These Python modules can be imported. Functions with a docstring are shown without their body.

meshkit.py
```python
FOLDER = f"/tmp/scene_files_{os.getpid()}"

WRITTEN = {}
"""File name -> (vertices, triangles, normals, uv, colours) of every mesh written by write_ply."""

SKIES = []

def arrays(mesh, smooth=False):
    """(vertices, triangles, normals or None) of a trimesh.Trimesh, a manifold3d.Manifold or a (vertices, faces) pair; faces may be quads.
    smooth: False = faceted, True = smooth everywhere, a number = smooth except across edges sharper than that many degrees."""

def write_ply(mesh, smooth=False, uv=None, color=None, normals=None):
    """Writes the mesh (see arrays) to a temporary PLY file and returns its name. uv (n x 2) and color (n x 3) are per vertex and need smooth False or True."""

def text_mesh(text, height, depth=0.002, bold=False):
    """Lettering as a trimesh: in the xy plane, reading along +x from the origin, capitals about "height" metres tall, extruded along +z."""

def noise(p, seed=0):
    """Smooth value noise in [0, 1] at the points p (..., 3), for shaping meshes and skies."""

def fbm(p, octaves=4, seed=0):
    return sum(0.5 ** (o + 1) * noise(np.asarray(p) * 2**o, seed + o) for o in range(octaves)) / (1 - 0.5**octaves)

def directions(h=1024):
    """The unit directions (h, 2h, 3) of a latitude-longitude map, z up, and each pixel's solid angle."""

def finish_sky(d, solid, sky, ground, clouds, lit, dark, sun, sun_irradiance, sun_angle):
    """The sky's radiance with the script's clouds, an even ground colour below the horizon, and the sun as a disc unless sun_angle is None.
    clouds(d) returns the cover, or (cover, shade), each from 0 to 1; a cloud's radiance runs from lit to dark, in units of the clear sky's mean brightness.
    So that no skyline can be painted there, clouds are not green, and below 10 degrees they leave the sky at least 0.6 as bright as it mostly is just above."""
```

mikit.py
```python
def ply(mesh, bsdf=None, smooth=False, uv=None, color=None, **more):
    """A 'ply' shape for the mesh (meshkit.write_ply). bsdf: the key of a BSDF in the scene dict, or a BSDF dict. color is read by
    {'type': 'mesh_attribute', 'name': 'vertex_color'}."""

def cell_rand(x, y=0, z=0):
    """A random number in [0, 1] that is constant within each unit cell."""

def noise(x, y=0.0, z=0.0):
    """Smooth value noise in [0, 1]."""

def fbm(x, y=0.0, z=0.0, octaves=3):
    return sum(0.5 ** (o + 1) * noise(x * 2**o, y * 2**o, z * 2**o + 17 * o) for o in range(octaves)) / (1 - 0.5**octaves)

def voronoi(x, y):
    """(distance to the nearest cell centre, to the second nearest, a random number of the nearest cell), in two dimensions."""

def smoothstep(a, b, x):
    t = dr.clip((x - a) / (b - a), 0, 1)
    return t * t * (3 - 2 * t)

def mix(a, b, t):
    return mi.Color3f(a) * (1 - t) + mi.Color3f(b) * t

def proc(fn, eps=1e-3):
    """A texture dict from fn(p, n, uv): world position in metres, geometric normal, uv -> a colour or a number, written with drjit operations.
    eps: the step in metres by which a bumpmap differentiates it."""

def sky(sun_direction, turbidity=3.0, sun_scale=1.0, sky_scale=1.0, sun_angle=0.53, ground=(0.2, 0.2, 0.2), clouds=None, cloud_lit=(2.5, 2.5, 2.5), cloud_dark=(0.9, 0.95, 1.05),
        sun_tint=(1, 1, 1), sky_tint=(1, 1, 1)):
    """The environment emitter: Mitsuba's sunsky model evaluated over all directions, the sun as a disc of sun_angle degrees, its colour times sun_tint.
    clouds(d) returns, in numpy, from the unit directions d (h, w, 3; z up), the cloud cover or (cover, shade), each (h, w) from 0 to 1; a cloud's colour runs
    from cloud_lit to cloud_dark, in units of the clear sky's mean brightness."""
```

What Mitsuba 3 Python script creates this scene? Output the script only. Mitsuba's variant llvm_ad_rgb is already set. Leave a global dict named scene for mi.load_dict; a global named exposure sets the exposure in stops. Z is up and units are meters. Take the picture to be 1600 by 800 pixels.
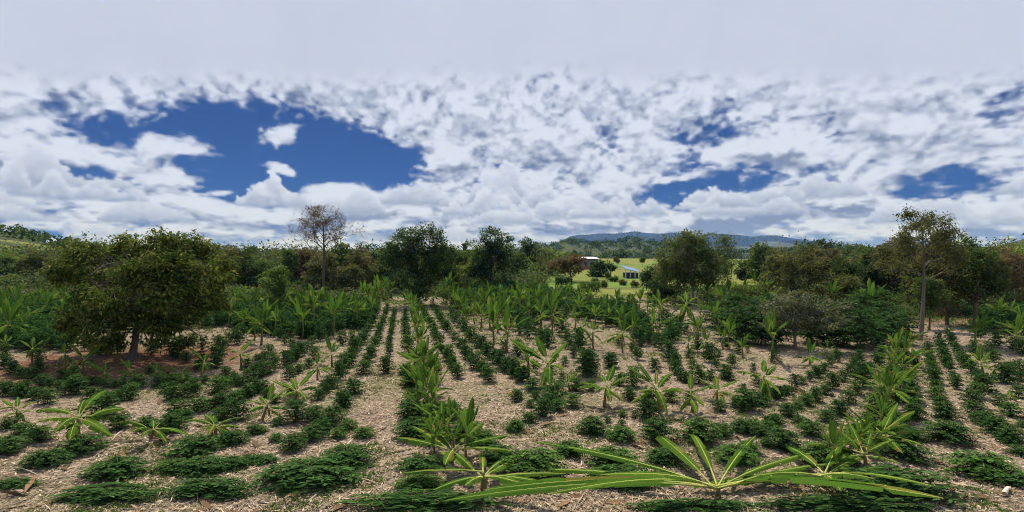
import math
import numpy as np, mitsuba as mi, drjit as dr
import mikit, meshkit
from mikit import proc, noise as tn, fbm as tf, voronoi, smoothstep as ss, mix

T = mi.ScalarTransform4f
scene, labels = {}, {}
H = 6.0            # camera height over the field
F = 800.0          # 90 degree lens, in units of the 1600 pixel wide photograph

# ------------------------------------------------------------------ camera, sky, exposure
scene['camera'] = {'type': 'perspective', 'fov': 90.0, 'fov_axis': 'x', 'near_clip': 0.05, 'far_clip': 20000.0,
                   'to_world': T().look_at(origin=[0, 0, H], target=[0, 100, H], up=[0, 0, 1])}
exposure = 1.15

# blue gaps (negative) and cloud heaps (positive): azimuth, elevation, half sizes in degrees, strength
WEATHER = [(-26.6, 10.5, 12.3, 3.97, -1.5), (-16.7, 10.2, 5.9, 2.4, -1.0), (-30.4, 5.8, 8.0, 1.73, -1.0), (-39.1, 6.4, 3.0, 1.45, -1.0), (-14.0, 7.6, 2.7, 1.25, -0.4), (26.0, 8.3, 8.7, 1.67, -0.62), (19.9, 6.5, 5.1, 1.21, -1.1), (28.3, 12.4, 8.3, 1.14, -0.35), (40.4, 6.1, 5.0, 1.42, -0.7), (43.9, 12.2, 2.2, 1.55, -0.6), (31.5, 10.7, 2.4, 0.8, -0.8), (18.0, 13.4, 5.8, 2.72, -0.25), (-42.8, 1.8, 2.7, 0.37, -0.6), (39.5, 3.6, 3.8, 0.99, -0.7), (43.9, 2.3, 2.2, 0.41, -0.5), (36.9, 3.1, 1.4, 0.57, -0.3), (18.0, 5.1, 1.4, 0.82, -0.8), (-34.5, 3.2, 1.9, 0.3, -0.5), (-24.2, 1.8, 3.0, 0.26, -0.3), (-33.3, 10.0, 2.3, 1.08, 1.5), (-34.5, 6.8, 3.0, 1.53, 1.6), (-32.3, 4.7, 3.2, 0.67, 1.3), (-24.2, 12.0, 2.5, 1.11, 1.7), (-25.1, 9.1, 1.5, 0.58, 1.7), (-27.1, 4.1, 2.4, 0.57, 0.9), (-17.7, 7.6, 2.0, 0.96, 0.9), (-21.2, 6.0, 3.9, 1.47, 1.3), (-18.6, 9.7, 1.4, 0.54, 0.5), (-29.4, 5.9, 1.0, 0.31, 0.8), (-39.1, 8.7, 2.1, 0.72, 0.9), (-41.6, 5.3, 1.2, 0.43, 0.5), (-26.9, 12.6, 0.6, 0.32, 0.4), (27.4, 10.6, 3.5, 0.89, 1.0), (28.3, 5.3, 4.7, 0.88, 1.2), (22.7, 4.3, 4.0, 1.45, 1.3), (20.2, 4.7, 1.4, 1.21, 1.2), (34.3, 5.3, 1.5, 0.59, 1.0), (33.5, 8.2, 0.9, 0.72, 1.0), (36.9, 10.6, 5.0, 1.95, 0.6), (28.8, 9.0, 1.6, 0.88, 0.6), (36.6, 6.9, 1.0, 0.46, 0.7), (43.5, 3.6, 2.3, 0.83, 0.9), (32.0, 2.4, 8.2, 0.97, 0.8)]


def sstep(a, b, x):
    t = np.clip((x - a) / (b - a), 0, 1)
    return t * t * (3 - 2 * t)


def clouds(d):
    az = np.degrees(np.arctan2(d[..., 0], d[..., 1]))
    el = np.degrees(np.arcsin(np.clip(d[..., 2], -1, 1)))
    # a layer overhead, flattened towards the horizon: logarithmic in height so that cloud rows crowd together low down
    p = np.stack([az * 0.23, 6.2 * np.log(np.maximum(el, -2) + 6.5), np.zeros_like(az)], -1)
    w1, w2 = meshkit.fbm(p * 0.8 + 31, 3, 5) - .5, meshkit.fbm(p * 0.8 + 77, 3, 9) - .5
    w3, w4 = meshkit.fbm(p * 3.1 + 13, 3, 15) - .5, meshkit.fbm(p * 3.1 + 57, 3, 19) - .5
    q = p + np.stack([w1 * 1.3 + w3 * .24, w2 * 1.0 + w4 * .20, 0 * w1], -1)
    n = meshkit.fbm(q * 1.15, 6, 2) - .5
    bil = np.abs(2 * meshkit.fbm(q * 2.3 + 11, 5, 21) - 1)                     # heaps, dark creases at 0
    fleck = meshkit.fbm(np.stack([az * 1.25, p[..., 1] * 6.6, 0 * az], -1) + np.stack([w3, w4, 0 * w3], -1) * .9, 3, 33) - .5
    g = np.zeros_like(az)
    for a, e, ra, re, k in WEATHER:
        rr = ((az - a + w1 * 4.0 + w3 * 1.2) / ra) ** 2 + ((el - e + w2 * 1.3 + w4 * .5) / re) ** 2
        g = g + k * (np.exp(-0.7 * rr ** 2) if k < 0 else np.exp(-0.8 * rr))
    behind = sstep(47, 58, np.abs(az))                                           # broken cloud with wide clear lanes all round
    sheet = np.abs(d[..., 2]) / np.maximum(np.abs(d[..., 1]), np.abs(d[..., 0]))   # a level veil overhead, its edge straight
    D = .74 - 1.03 * behind + g * 1.06 + n * 1.1 + fleck * .95 + (bil - .2) * .3
    cover = sstep(-.10, .58, D)
    mass = g + n * 2.2 + bil * .5
    rel = mass - np.roll(mass, 6, 0)                                            # what stands above shades what lies below
    low = 1 - sstep(1.0, 9.0, el)
    high = sstep(.315, .365, sheet + n * .05 + fleck * .03)
    shade = .30 - .85 * rel * (1 - .5 * high) + .30 * (sstep(.3, 1.5, D) - .5) + .16 * low - 1.1 * (bil - .22) * (.2 + .8 * low) - fleck * 1.6 - n * .25
    flat = sstep(.335, .385, sheet + n * .03)
    cover = np.maximum(cover, high * (.86 + .5 * fleck))
    cover = cover * (1 - flat) + flat
    shade = np.clip(shade, 0, 1) * (1 - .6 * high) + .10 * high
    shade = shade * (1 - flat) + (.27 + .10 * n) * flat
    # heaped fair-weather clouds standing in rows towards the horizon all round: flat grey base, bright billowing top
    rng = np.random.default_rng(4)
    heaps = [(rng.uniform(-180, 180), rng.uniform(1.2, 6.2)) for _ in range(150)]
    for a0, e0 in sorted(heaps, key=lambda t: -t[1]):
        k = .35 + e0 / 6
        wd, ht = rng.uniform(2.2, 5.5) * k, rng.uniform(.9, 1.9) * k
        dz = (az - a0 + 180) % 360 - 180
        i = np.nonzero((np.abs(dz) < wd * 1.3) & (el > e0 - ht * .4) & (el < e0 + ht * 1.9))
        if not len(i[0]): continue
        x, y = dz[i] / wd, (el[i] - e0) / ht
        sc = 2.6 / (k + .4)
        q2 = np.stack([az[i] * sc * .62, el[i] * sc * .8, np.full(len(x), a0)], -1)
        b1 = np.abs(2 * meshkit.fbm(q2, 3, 41) - 1); b2 = np.abs(2 * meshkit.fbm(q2 * 2.3, 2, 43) - 1)
        puff = .62 * b1 + .38 * b2                                            # round heads between sharp creases
        top = np.sqrt(np.clip(1 - x * x, 0, 1)) * (.45 + 1.5 * meshkit.noise(np.stack([x * 2.3 + a0, 0 * x + e0, 0 * x], -1)[..., :], 8)) + (puff - .28) * .9
        inside = sstep(-.02, .14, top - y) * sstep(-.30, -.02, y + (puff - .25) * .5) * sstep(1.2, .95, np.abs(x))
        sh = np.clip(.74 - .82 * y / np.maximum(top, .35) + (.32 - puff) * 1.2, .0, 1) * (.75 if e0 > 2.4 else .6)
        c0, s0 = cover[i], shade[i]
        cover[i] = np.maximum(c0, inside)
        shade[i] = s0 * (1 - inside) + sh * inside
    return cover, shade


SUN_AZ, SUN_EL = math.radians(-15), math.radians(61)
scene['sky'] = mikit.sky([math.sin(SUN_AZ) * math.cos(SUN_EL), math.cos(SUN_AZ) * math.cos(SUN_EL), math.sin(SUN_EL)], turbidity=3, sun_angle=0.8,
                         sky_scale=0.8, clouds=clouds, sun_scale=1.75, cloud_lit=(8.2, 8.9, 10.6), cloud_dark=(2.7, 3.3, 4.8), sky_tint=(.21, .36, .69))

# ------------------------------------------------------------------ helpers
ORD = ['first', 'second', 'third', 'fourth', 'fifth', 'sixth', 'seventh', 'eighth', 'ninth', 'tenth', 'eleventh', 'twelfth', 'thirteenth', 'fourteenth', 'fifteenth',
       'sixteenth', 'seventeenth', 'eighteenth', 'nineteenth', 'twentieth', 'twenty-first', 'twenty-second', 'twenty-third', 'twenty-fourth', 'twenty-fifth']
ORD += ['twenty-sixth', 'twenty-seventh', 'twenty-eighth', 'twenty-ninth', 'thirtieth'] + [f'thirty-{o}' for o in ORD[:9]] + ['fortieth']
counts = {}


def from_left(spots):
    """Each spot's place counted from the left."""
    order = sorted(range(len(spots)), key=lambda i: spots[i][0])
    return {i: ORD[k] for k, i in enumerate(order)}




def numbered(name):
    n = counts.get(name, 0)
    counts[name] = n + 1
    return name if n == 0 else f'{name}_{n:03d}'


def tag(key, label, cat=None, group=None, kind=None):
    d = labels.setdefault(key, {})
    if label: d['label'] = label
    if cat: d['category'] = cat
    if group: d['group'] = group
    if kind: d['kind'] = kind


def unit(v):
    return v / np.maximum(np.linalg.norm(v, axis=-1, keepdims=True), 1e-9)


def gp(px, py, h=0.0):
    """The point at height h over the flat field that the photograph shows at (px, py)."""
    z = F * (H - h) / (py - 400.0)
    return np.array([z * (px - 800) / F, z, h])


def pt(px, py, z):
    return np.array([z * (px - 800) / F, z, H - z * (py - 400) / F])


class MB:
    """Collects vertices, triangles and vertex colours of one mesh."""
    def __init__(s): s.v, s.f, s.c, s.n = [], [], [], 0
    def add(s, v, f, c):
        v = np.asarray(v, float)
        s.v.append(v); s.f.append(np.asarray(f, int) + s.n); s.c.append(np.broadcast_to(np.asarray(c, float), v.shape)); s.n += len(v)
    def get(s): return np.vstack(s.v), np.vstack(s.f), np.vstack(s.c)
    def shape(s, bsdf, smooth=False, **kw):
        v, f, c = s.get()
        return mikit.ply((v, f), bsdf, smooth=smooth, color=c, **kw)


def tube(P, R, sides=6, cap=True):
    P = np.asarray(P, float); R = np.broadcast_to(R, (len(P),))
    t = unit(np.gradient(P, axis=0))
    a = unit(np.cross(t, np.where(np.abs(t[:, 2:]) < .9, [0, 0, 1.], [1., 0, 0])))
    b = np.cross(t, a)
    an = np.arange(sides) * 2 * np.pi / sides
    v = (P[:, None] + R[:, None, None] * (np.cos(an)[None, :, None] * a[:, None] + np.sin(an)[None, :, None] * b[:, None])).reshape(-1, 3)
    i, j = np.meshgrid(np.arange(len(P) - 1), np.arange(sides), indexing='ij')
    q = np.stack([i * sides + j, i * sides + (j + 1) % sides, (i + 1) * sides + (j + 1) % sides, (i + 1) * sides + j], -1).reshape(-1, 4)
    f = np.vstack([q[:, [0, 1, 2]], q[:, [0, 2, 3]]])
    if cap:
        v = np.vstack([v, P[-1] + t[-1] * R[-1] * .5])
        k = (len(P) - 1) * sides
        f = np.vstack([f, [[k + j, k + (j + 1) % sides, len(v) - 1] for j in range(sides)]])
    return v, f


def box(mb, lo, hi, c, rot=0.0, at=(0, 0, 0)):
    lo, hi = np.array(lo, float), np.array(hi, float)
    v = np.array([[x, y, z] for x in (lo[0], hi[0]) for y in (lo[1], hi[1]) for z in (lo[2], hi[2])])
    f = np.array([[0, 1, 3], [0, 3, 2], [4, 6, 7], [4, 7, 5], [0, 4, 5], [0, 5, 1], [2, 3, 7], [2, 7, 6], [0, 2, 6], [0, 6, 4], [1, 5, 7], [1, 7, 3]])
    ca, sa = math.cos(rot), math.sin(rot)
    v = v @ np.array([[ca, sa, 0], [-sa, ca, 0], [0, 0, 1]]) + np.array(at)
    mb.add(v, f, c)


def leaf_cards(mb, P, D, N, L, W, C, fold=0.22, droop=0.12):
    """Folded leaf blades (two triangles each): base P, direction D, upper side about N."""
    n = len(P)
    D = unit(D); S = unit(np.cross(D, N)); N = np.cross(S, D)
    L = np.broadcast_to(L, (n,))[:, None]; W = np.broadcast_to(W, (n,))[:, None]
    mid = P + D * L * .45
    v = np.stack([P, mid + S * W * .5 + N * W * fold, P + D * L - N * L * droop, mid - S * W * .5 + N * W * fold], 1).reshape(-1, 3)
    k = np.arange(n)[:, None] * 4
    f = np.stack([k + [0, 2, 1], k + [0, 3, 2]], 1).reshape(-1, 3)
    mb.add(v, f, np.repeat(C, 4, 0))


def vcol():
    return {'type': 'mesh_attribute', 'name': 'vertex_color'}


scene['leaf_soft'] = {'type': 'principledthin', 'base_color': vcol(), 'roughness': .6, 'diff_trans': .9, 'eta': 1.4, 'spec_trans': 0.0}
scene['leaf_gloss'] = {'type': 'principledthin', 'base_color': vcol(), 'roughness': .33, 'diff_trans': .6, 'eta': 1.36, 'spec_trans': 0.0}
scene['leaf_banana'] = {'type': 'principledthin', 'base_color': vcol(), 'roughness': .55, 'diff_trans': .9, 'eta': 1.3, 'spec_trans': 0.0}
scene['wood'] = {'type': 'twosided', 'bsdf': {'type': 'principled', 'base_color': vcol(), 'roughness': .85, 'specular': .25}}
scene['paint'] = {'type': 'twosided', 'bsdf': {'type': 'principled', 'base_color': vcol(), 'roughness': .5, 'specular': .4}}

# ------------------------------------------------------------------ terrain
def terrain(X, Y):
    r = np.hypot(X, Y); az = np.degrees(np.arctan2(X, Y))
    p = np.stack([X, Y, 0 * X], -1)
    z = (meshkit.fbm(p / 2.2, 3, 3) - .5) * .16 * (1 - sstep(60, 80, r)) + (meshkit.fbm(p / .5, 2, 8) - .5) * .05 * (1 - sstep(25, 40, r))
    z = z + 4.2 * np.clip((r - 78) / 222, 0, 1) + (meshkit.fbm(p / 30, 3, 4) - .5) * 1.6 * sstep(85, 160, r) * (1 - sstep(300, 400, r))
    z = z - 9 * sstep(310, 480, r)
    wob = meshkit.fbm(np.stack([az / 5, 0 * az, 0 * az], -1), 4, 7)
    wob2 = meshkit.fbm(np.stack([az / 2.2 + 40, 0 * az, 0 * az], -1), 4, 17)
    g = lambda a, s: np.exp(-((az - a) / s) ** 2)
    # near scrub hills at both edges of the view
    z = z + np.exp(-((r - 430) / 110) ** 2) * (31 * np.where(az < -49, 1, g(-49, 8)) + 25 * np.where(az > 51, 1, g(51, 9))) * (.88 + .25 * wob)
    # wooded hills beyond the meadow
    ridge = 21 * np.exp(-((az - 10) / 8.5) ** 4) + 14 + 6 * g(33, 9)
    z = z + np.exp(-((r - 900) / 260) ** 2) * ridge * (.8 + .4 * wob2)
    # mountain range
    m = 165 * sstep(2, 8.5, az) * (1 - sstep(23, 36, az)) + 22 * sstep(-4, 3, az) + 58
    z = z + np.exp(-((r - 5200) / 1100) ** 2) * m * (.74 + .32 * (.6 * wob + .4 * wob2)) + sstep(2000, 5000, r) * (meshkit.fbm(p / 700, 5, 6) - .5) * 46 * sstep(0, 4, az) * (1 - sstep(6200, 7500, r))
    return z


def G(x, y):
    return float(terrain(np.array([float(x)]), np.array([float(y)]))[0])


def ring_sheet(radii, azs):
    R, A = np.meshgrid(radii, np.radians(azs), indexing='ij')
    X, Y = R * np.sin(A), R * np.cos(A)
    v = np.stack([X, Y, terrain(X, Y)], -1).reshape(-1, 3)
    n, m = len(radii), len(azs)
    i, j = np.meshgrid(np.arange(n - 1), np.arange(m), indexing='ij')
    j2 = (j + 1) % m
    q = np.stack([i * m + j, i * m + j2, (i + 1) * m + j2, (i + 1) * m + j], -1).reshape(-1, 4)
    return v, np.vstack([q[:, [0, 2, 1]], q[:, [0, 3, 2]]])


AZ = np.concatenate([np.linspace(-52, 52, 417), np.linspace(56, 304, 63)])


def field_color(p, n, uv):
    x, y = p.x, p.y
    fine = tf(x * 9, y * 9, 0, 3)
    s1 = tn(x * 34 + tn(y * 2, x * 2) * 9, y * 7)                 # dry straw lying about
    s2 = tn(x * 8 + 40, y * 30 + tn(x * 2, y * 2) * 9)
    s3 = tn((x + y) * 26, (x - y) * 6)
    straw = dr.maximum(dr.maximum(s1, s2), s3)
    big = tf(x * .35 + 5, y * .35, 3, 3)
    mid = tf(x * 1.6, y * 1.6 + 9, 1, 3)
    soil = mix((.046, .032, .023), (.098, .072, .052), fine)
    dry = mix((.078, .060, .045), (.30, .248, .188), ss(.38, .95, straw))
    c = mix(soil, dry, ss(.25, .62, straw * .55 + mid * .45 + (big - .5) * .5))
    # leaf litter and bare red soil under the spreading tree and along the wood
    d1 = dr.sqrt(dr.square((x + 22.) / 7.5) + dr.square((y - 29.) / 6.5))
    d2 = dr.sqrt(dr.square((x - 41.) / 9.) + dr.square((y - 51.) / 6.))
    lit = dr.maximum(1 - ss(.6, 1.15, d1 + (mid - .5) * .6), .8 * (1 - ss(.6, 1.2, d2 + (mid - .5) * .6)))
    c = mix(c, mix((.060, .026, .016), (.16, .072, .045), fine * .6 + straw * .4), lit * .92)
    # weeds
    w = tf(x * .55 + 17, y * .55 + 3, 2, 3)
    spot = 1 - ss(.5, 1.2, dr.sqrt(dr.square((x + 6.3) / 2.6) + dr.square((y - 23.) / 5.)))
    weed = ss(.50, .70, w + spot * .22 + (mid - .5) * .5) * ss(.35, .6, fine + .05) * .62
    return mix(c, mix((.050, .070, .018), (.12, .135, .045), mid), weed)


def field_height(p, n, uv):
    x, y = p.x, p.y
    return .10 * tf(x * 1.7, y * 1.7, 4, 2) + .055 * tf(x * 7, y * 7, 0, 3) + .02 * dr.maximum(tn(x * 34 + tn(y * 2, x * 2) * 9, y * 7), tn((x + y) * 26, (x - y) * 6))


def meadow_color(p, n, uv):
    x, y = p.x, p.y
    a = tf(x * .06, y * .05, 1, 4); b = tf(x * .9, y * .9, 2, 3)
    c = mix((.060, .120, .018), (.120, .180, .034), b)
    dry = ss(.40, .62, a + (b - .5) * .2 + ss(140, 300, y) * .17)
    c = mix(c, mix((.105, .125, .028), (.175, .170, .048), b), dry * .85)
    scrub = ss(.46, .58, tf(x * .12 + 9, y * .12, 5, 3)) * ss(5., -10., x) 
    return mix(c, (.05, .065, .022), dr.maximum(scrub, .55 * ss(.62, .72, tf(x * .2, y * .2 + 7, 5, 3))))


def hill_color(p, n, uv):
    x, y = p.x, p.y
    a = tf(x * .012, y * .012, 1, 4); b = tf(x * .2, y * .2, 2, 3)
    c = mix((.022, .040, .014), (.05, .068, .024), b)
    left = ss(-180., -240., x)
    c = mix(c, mix((.040, .042, .018), (.072, .062, .030), b), ss(.42, .55, a) * (.2 + .8 * left))
    return c


def mountain_color(p, n, uv):
    x, y, z = p.x, p.y, p.z
    a = tf(x * .003, y * .003, z * .003, 5)
    c = mix((.008, .018, .012), (.018, .032, .018), tf(x * .02, y * .02, 1, 3))
    return mix(c, (.07, .085, .05), ss(.56, .66, a) * (1 - ss(120, 190, z)))


def rough(fn, bump=None, scale=1.0):
    m = {'type': 'principled', 'base_color': proc(fn), 'roughness': .95, 'specular': .15}
    if bump: m = {'type': 'bumpmap', 'arbitrary': proc(bump, eps=.01), 'scale': scale, 'bsdf': m}
    return {'type': 'twosided', 'bsdf': m}


scene['field_mat'] = rough(field_color, field_height)
scene['meadow_mat'] = rough(meadow_color)
scene['hill_mat'] = rough(hill_color)
scene['mountain_mat'] = rough(mountain_color)
R0 = np.concatenate([[.3, 2, 5], np.geomspace(8, 76, 420)])
R1 = np.geomspace(76, 330, 150); R2 = np.geomspace(330, 1500, 160); R3 = np.geomspace(1500, 12000, 190)
for key, R, mat in (('ground', R0, 'field_mat'), ('meadow', R1, 'meadow_mat'), ('hills', R2, 'hill_mat'), ('mountains', R3, 'mountain_mat')):
    scene[key] = mikit.ply(ring_sheet(R, AZ), mat, smooth=True)
tag('ground', 'dry straw covered brown earth of the plantation', kind='structure')
tag('meadow', 'green and yellow grazing meadow beyond the plantation', kind='structure')
tag('hills', 'low wooded hills around the valley', kind='structure')
tag('mountains', 'far blue mountain range under the clouds', kind='structure')

# ------------------------------------------------------------------ trees
PAL_GAIN = 1.6
GREENS = {
    'mango': [(.025, .046, .011), (.062, .094, .019), (.17, .17, .036)],
    'dark': [(.016, .036, .013), (.036, .064, .021), (.072, .105, .034)],
    'mid': [(.026, .050, .014), (.056, .092, .024), (.11, .145, .038)],
    'light': [(.045, .085, .020), (.085, .135, .030), (.14, .19, .045)],
    'olive': [(.040, .050, .018), (.078, .090, .030), (.145, .145, .052)],
    'brown': [(.055, .045, .024), (.090, .070, .036), (.14, .10, .05)],
    'rust': [(.080, .045, .028), (.12, .07, .04), (.15, .10, .045)],
    'grey': [(.060, .075, .045), (.10, .115, .07), (.17, .18, .115)],
    'coffee': [(.013, .036, .011), (.026, .066, .018), (.060, .125, .034)],
    'coffee_pale': [(.016, .044, .011), (.036, .088, .020), (.085, .16, .038)],
    'lime': [(.08, .13, .02), (.14, .20, .03), (.20, .26, .05)],
}


def pick(rng, pal, n, bright=0.0):
    a, b, c = (np.array(x) * PAL_GAIN for x in GREENS[pal])
    t = np.clip(rng.beta(1.6, 2.4, n) + bright, 0, 1)[:, None]
    return np.where(t < .5, a + (b - a) * t * 2, b + (c - b) * (t * 2 - 1)) * rng.uniform(.8, 1.2, (n, 1))


def limb_path(rng, a, b, wob=.08, n=6):
    t = np.linspace(0, 1, n)[:, None]
    L = np.linalg.norm(b - a)
    p = a + (b - a) * t
    p = p + np.sin(np.pi * t) * rng.normal(0, wob * L, 3) + np.array([0, 0, 1]) * np.sin(np.pi * t) * L * .06
    return p


def make_tree(name, label, base, crown, pal, seed, trunk_r=.16, cover=2.4, leaf=None, n_lobes=9, lobes=None, twigs=0, trunk_c=(.13, .10, .075), lean=0., mat='leaf_soft',
              clump=1.0, hang=.25, accents=None, group=None, cat='tree', wood_name='trunk', mb_extra=None):
    """base: foot of the trunk; crown: (centre, radii). trunk, limbs and twigs are the wood; the leaves are the crown."""
    rng = np.random.default_rng(seed)
    base, (cc, cr) = np.array(base, float), (np.array(crown[0], float), np.array(crown[1], float) * (1.06 if lobes else 1.17))
    cover *= 1.9
    z = cc[1]
    px = z / 512.0
    Lf = leaf or max(.20, 2.7 * px)
    Wf = Lf * .52
    if lobes is None:
        lobes = []
        for k in range(n_lobes):
            d = unit(rng.normal(0, 1, 3)); d[2] = d[2] * .9 + .05
            s = rng.uniform(.36, .55)
            lobes.append((cc + d * cr * (1 - s * .9) * rng.uniform(.85, 1.12), cr * s * np.array([1, 1, .85])))
        lobes.append((cc, cr * .55))
    vol = np.array([np.prod(l[1]) ** (2 / 3) for l in lobes]); vol /= vol.sum()
    area = math.pi * cr[0] * cr[2]
    n_leaves = int(cover * area / (Lf * Wf * .5))
    per = 15
    n_cl = max(22, int(n_leaves / per * 1.7))
    which = rng.choice(len(lobes), n_cl, p=vol)
    lc = np.array([l[0] for l in lobes])[which]; lr = np.array([l[1] for l in lobes])[which]
    d = unit(rng.normal(0, 1, (n_cl, 3)))
    rad = rng.uniform(.22, 1.0, n_cl) ** .42 * rng.uniform(.86, 1.06, n_cl)
    centers = lc + d * lr * rad[:, None]
    hole = meshkit.fbm((centers - cc) / (cr.mean() * .34) + seed * 3.7, 2, seed % 50)
    keep = hole > np.quantile(hole, .45)                       # ragged: a third of the twigs is missing, in patches
    centers, which, d = centers[keep], which[keep], d[keep]
    n_cl = len(centers)
    centers[:, 2] = np.maximum(centers[:, 2], base[2] + .15)
    # wood
    wood = MB()
    rng2 = np.random.default_rng(seed + 5)
    top = cc + np.array([0, 0, cr[2] * .35]) + np.array([rng2.normal(0, .1) * cr[0], 0, 0])
    tp = limb_path(rng2, base - [0, 0, .15], top, .035, 10)
    tr = trunk_r * (1 - np.linspace(0, 1, 10)) ** .8 * .95 + trunk_r * .06
    tr[0] *= 1.35
    wc = np.array(trunk_c)
    wood.add(*tube(tp, tr, 8), wc)
    ends = []
    for k, l in enumerate(lobes):
        i = rng2.integers(3, 8)
        a = tp[i]
        b = l[0] + rng2.normal(0, .12, 3) * l[1]
        if np.linalg.norm(b - a) < .3: continue
        lp = limb_path(rng2, a, b, .09, 7)
        wood.add(*tube(lp, np.linspace(tr[i] * .62, tr[i] * .16 + .008, 7), 5), wc * rng2.uniform(.85, 1.1))
        ends.append((k, lp, tr[i] * .3 + .012))
    for k, lp, r in ends:
        mine = np.nonzero(which == k)[0]
        for c in mine[:max(3, int(len(mine) * .25)) if twigs == 0 else twigs]:
            i = rng2.integers(2, 7)
            wood.add(*tube(limb_path(rng2, lp[i], centers[c], .1, 4), np.linspace(r * .45, max(.008, px * .16), 4), 3, False), wc * rng2.uniform(.8, 1.1))
    # leaves
    crownm = MB()
    cl_r = clump * np.clip(cr.mean() * .115, .20, .85) * rng.uniform(.6, 1.35, (n_cl, 1))
    off = rng.normal(0, 1, (n_cl, per, 3)) * cl_r[:, None] * np.array([.55, .55, .36])
    P = (centers[:, None] + off).reshape(-1, 3)
    out = np.repeat(unit(centers - (cc - [0, 0, cr[2] * .4])), per, 0)
    D = unit(off.reshape(-1, 3)) * .8 + out * .3 + rng.normal(0, .4, P.shape) - np.array([0, 0, hang])
    N = np.array([0, 0, 1.0]) + out * .35 + unit(off.reshape(-1, 3)) * .3 + rng.normal(0, .34, P.shape)
    bright = np.repeat(rng.normal(0, .22, n_cl), per)
    C = pick(rng, pal, len(P), bright)
    if accents:
        pal2, share = accents
        m = np.repeat(rng.random(n_cl) < share, per)
        C[m] = pick(rng, pal2, int(m.sum()))
    P[:, 2] = np.maximum(P[:, 2], base[2] + .1)
    leaf_cards(crownm, P, D, N, Lf * rng.uniform(.7, 1.25, len(P)), Wf * rng.uniform(.8, 1.2, len(P)), C)
    key = numbered(name)
    scene[key + '__' + wood_name] = wood.shape('wood', smooth=True)
    scene[key + '__crown'] = crownm.shape(mat)
    tag(key, label, cat, group)
    return key


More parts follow.
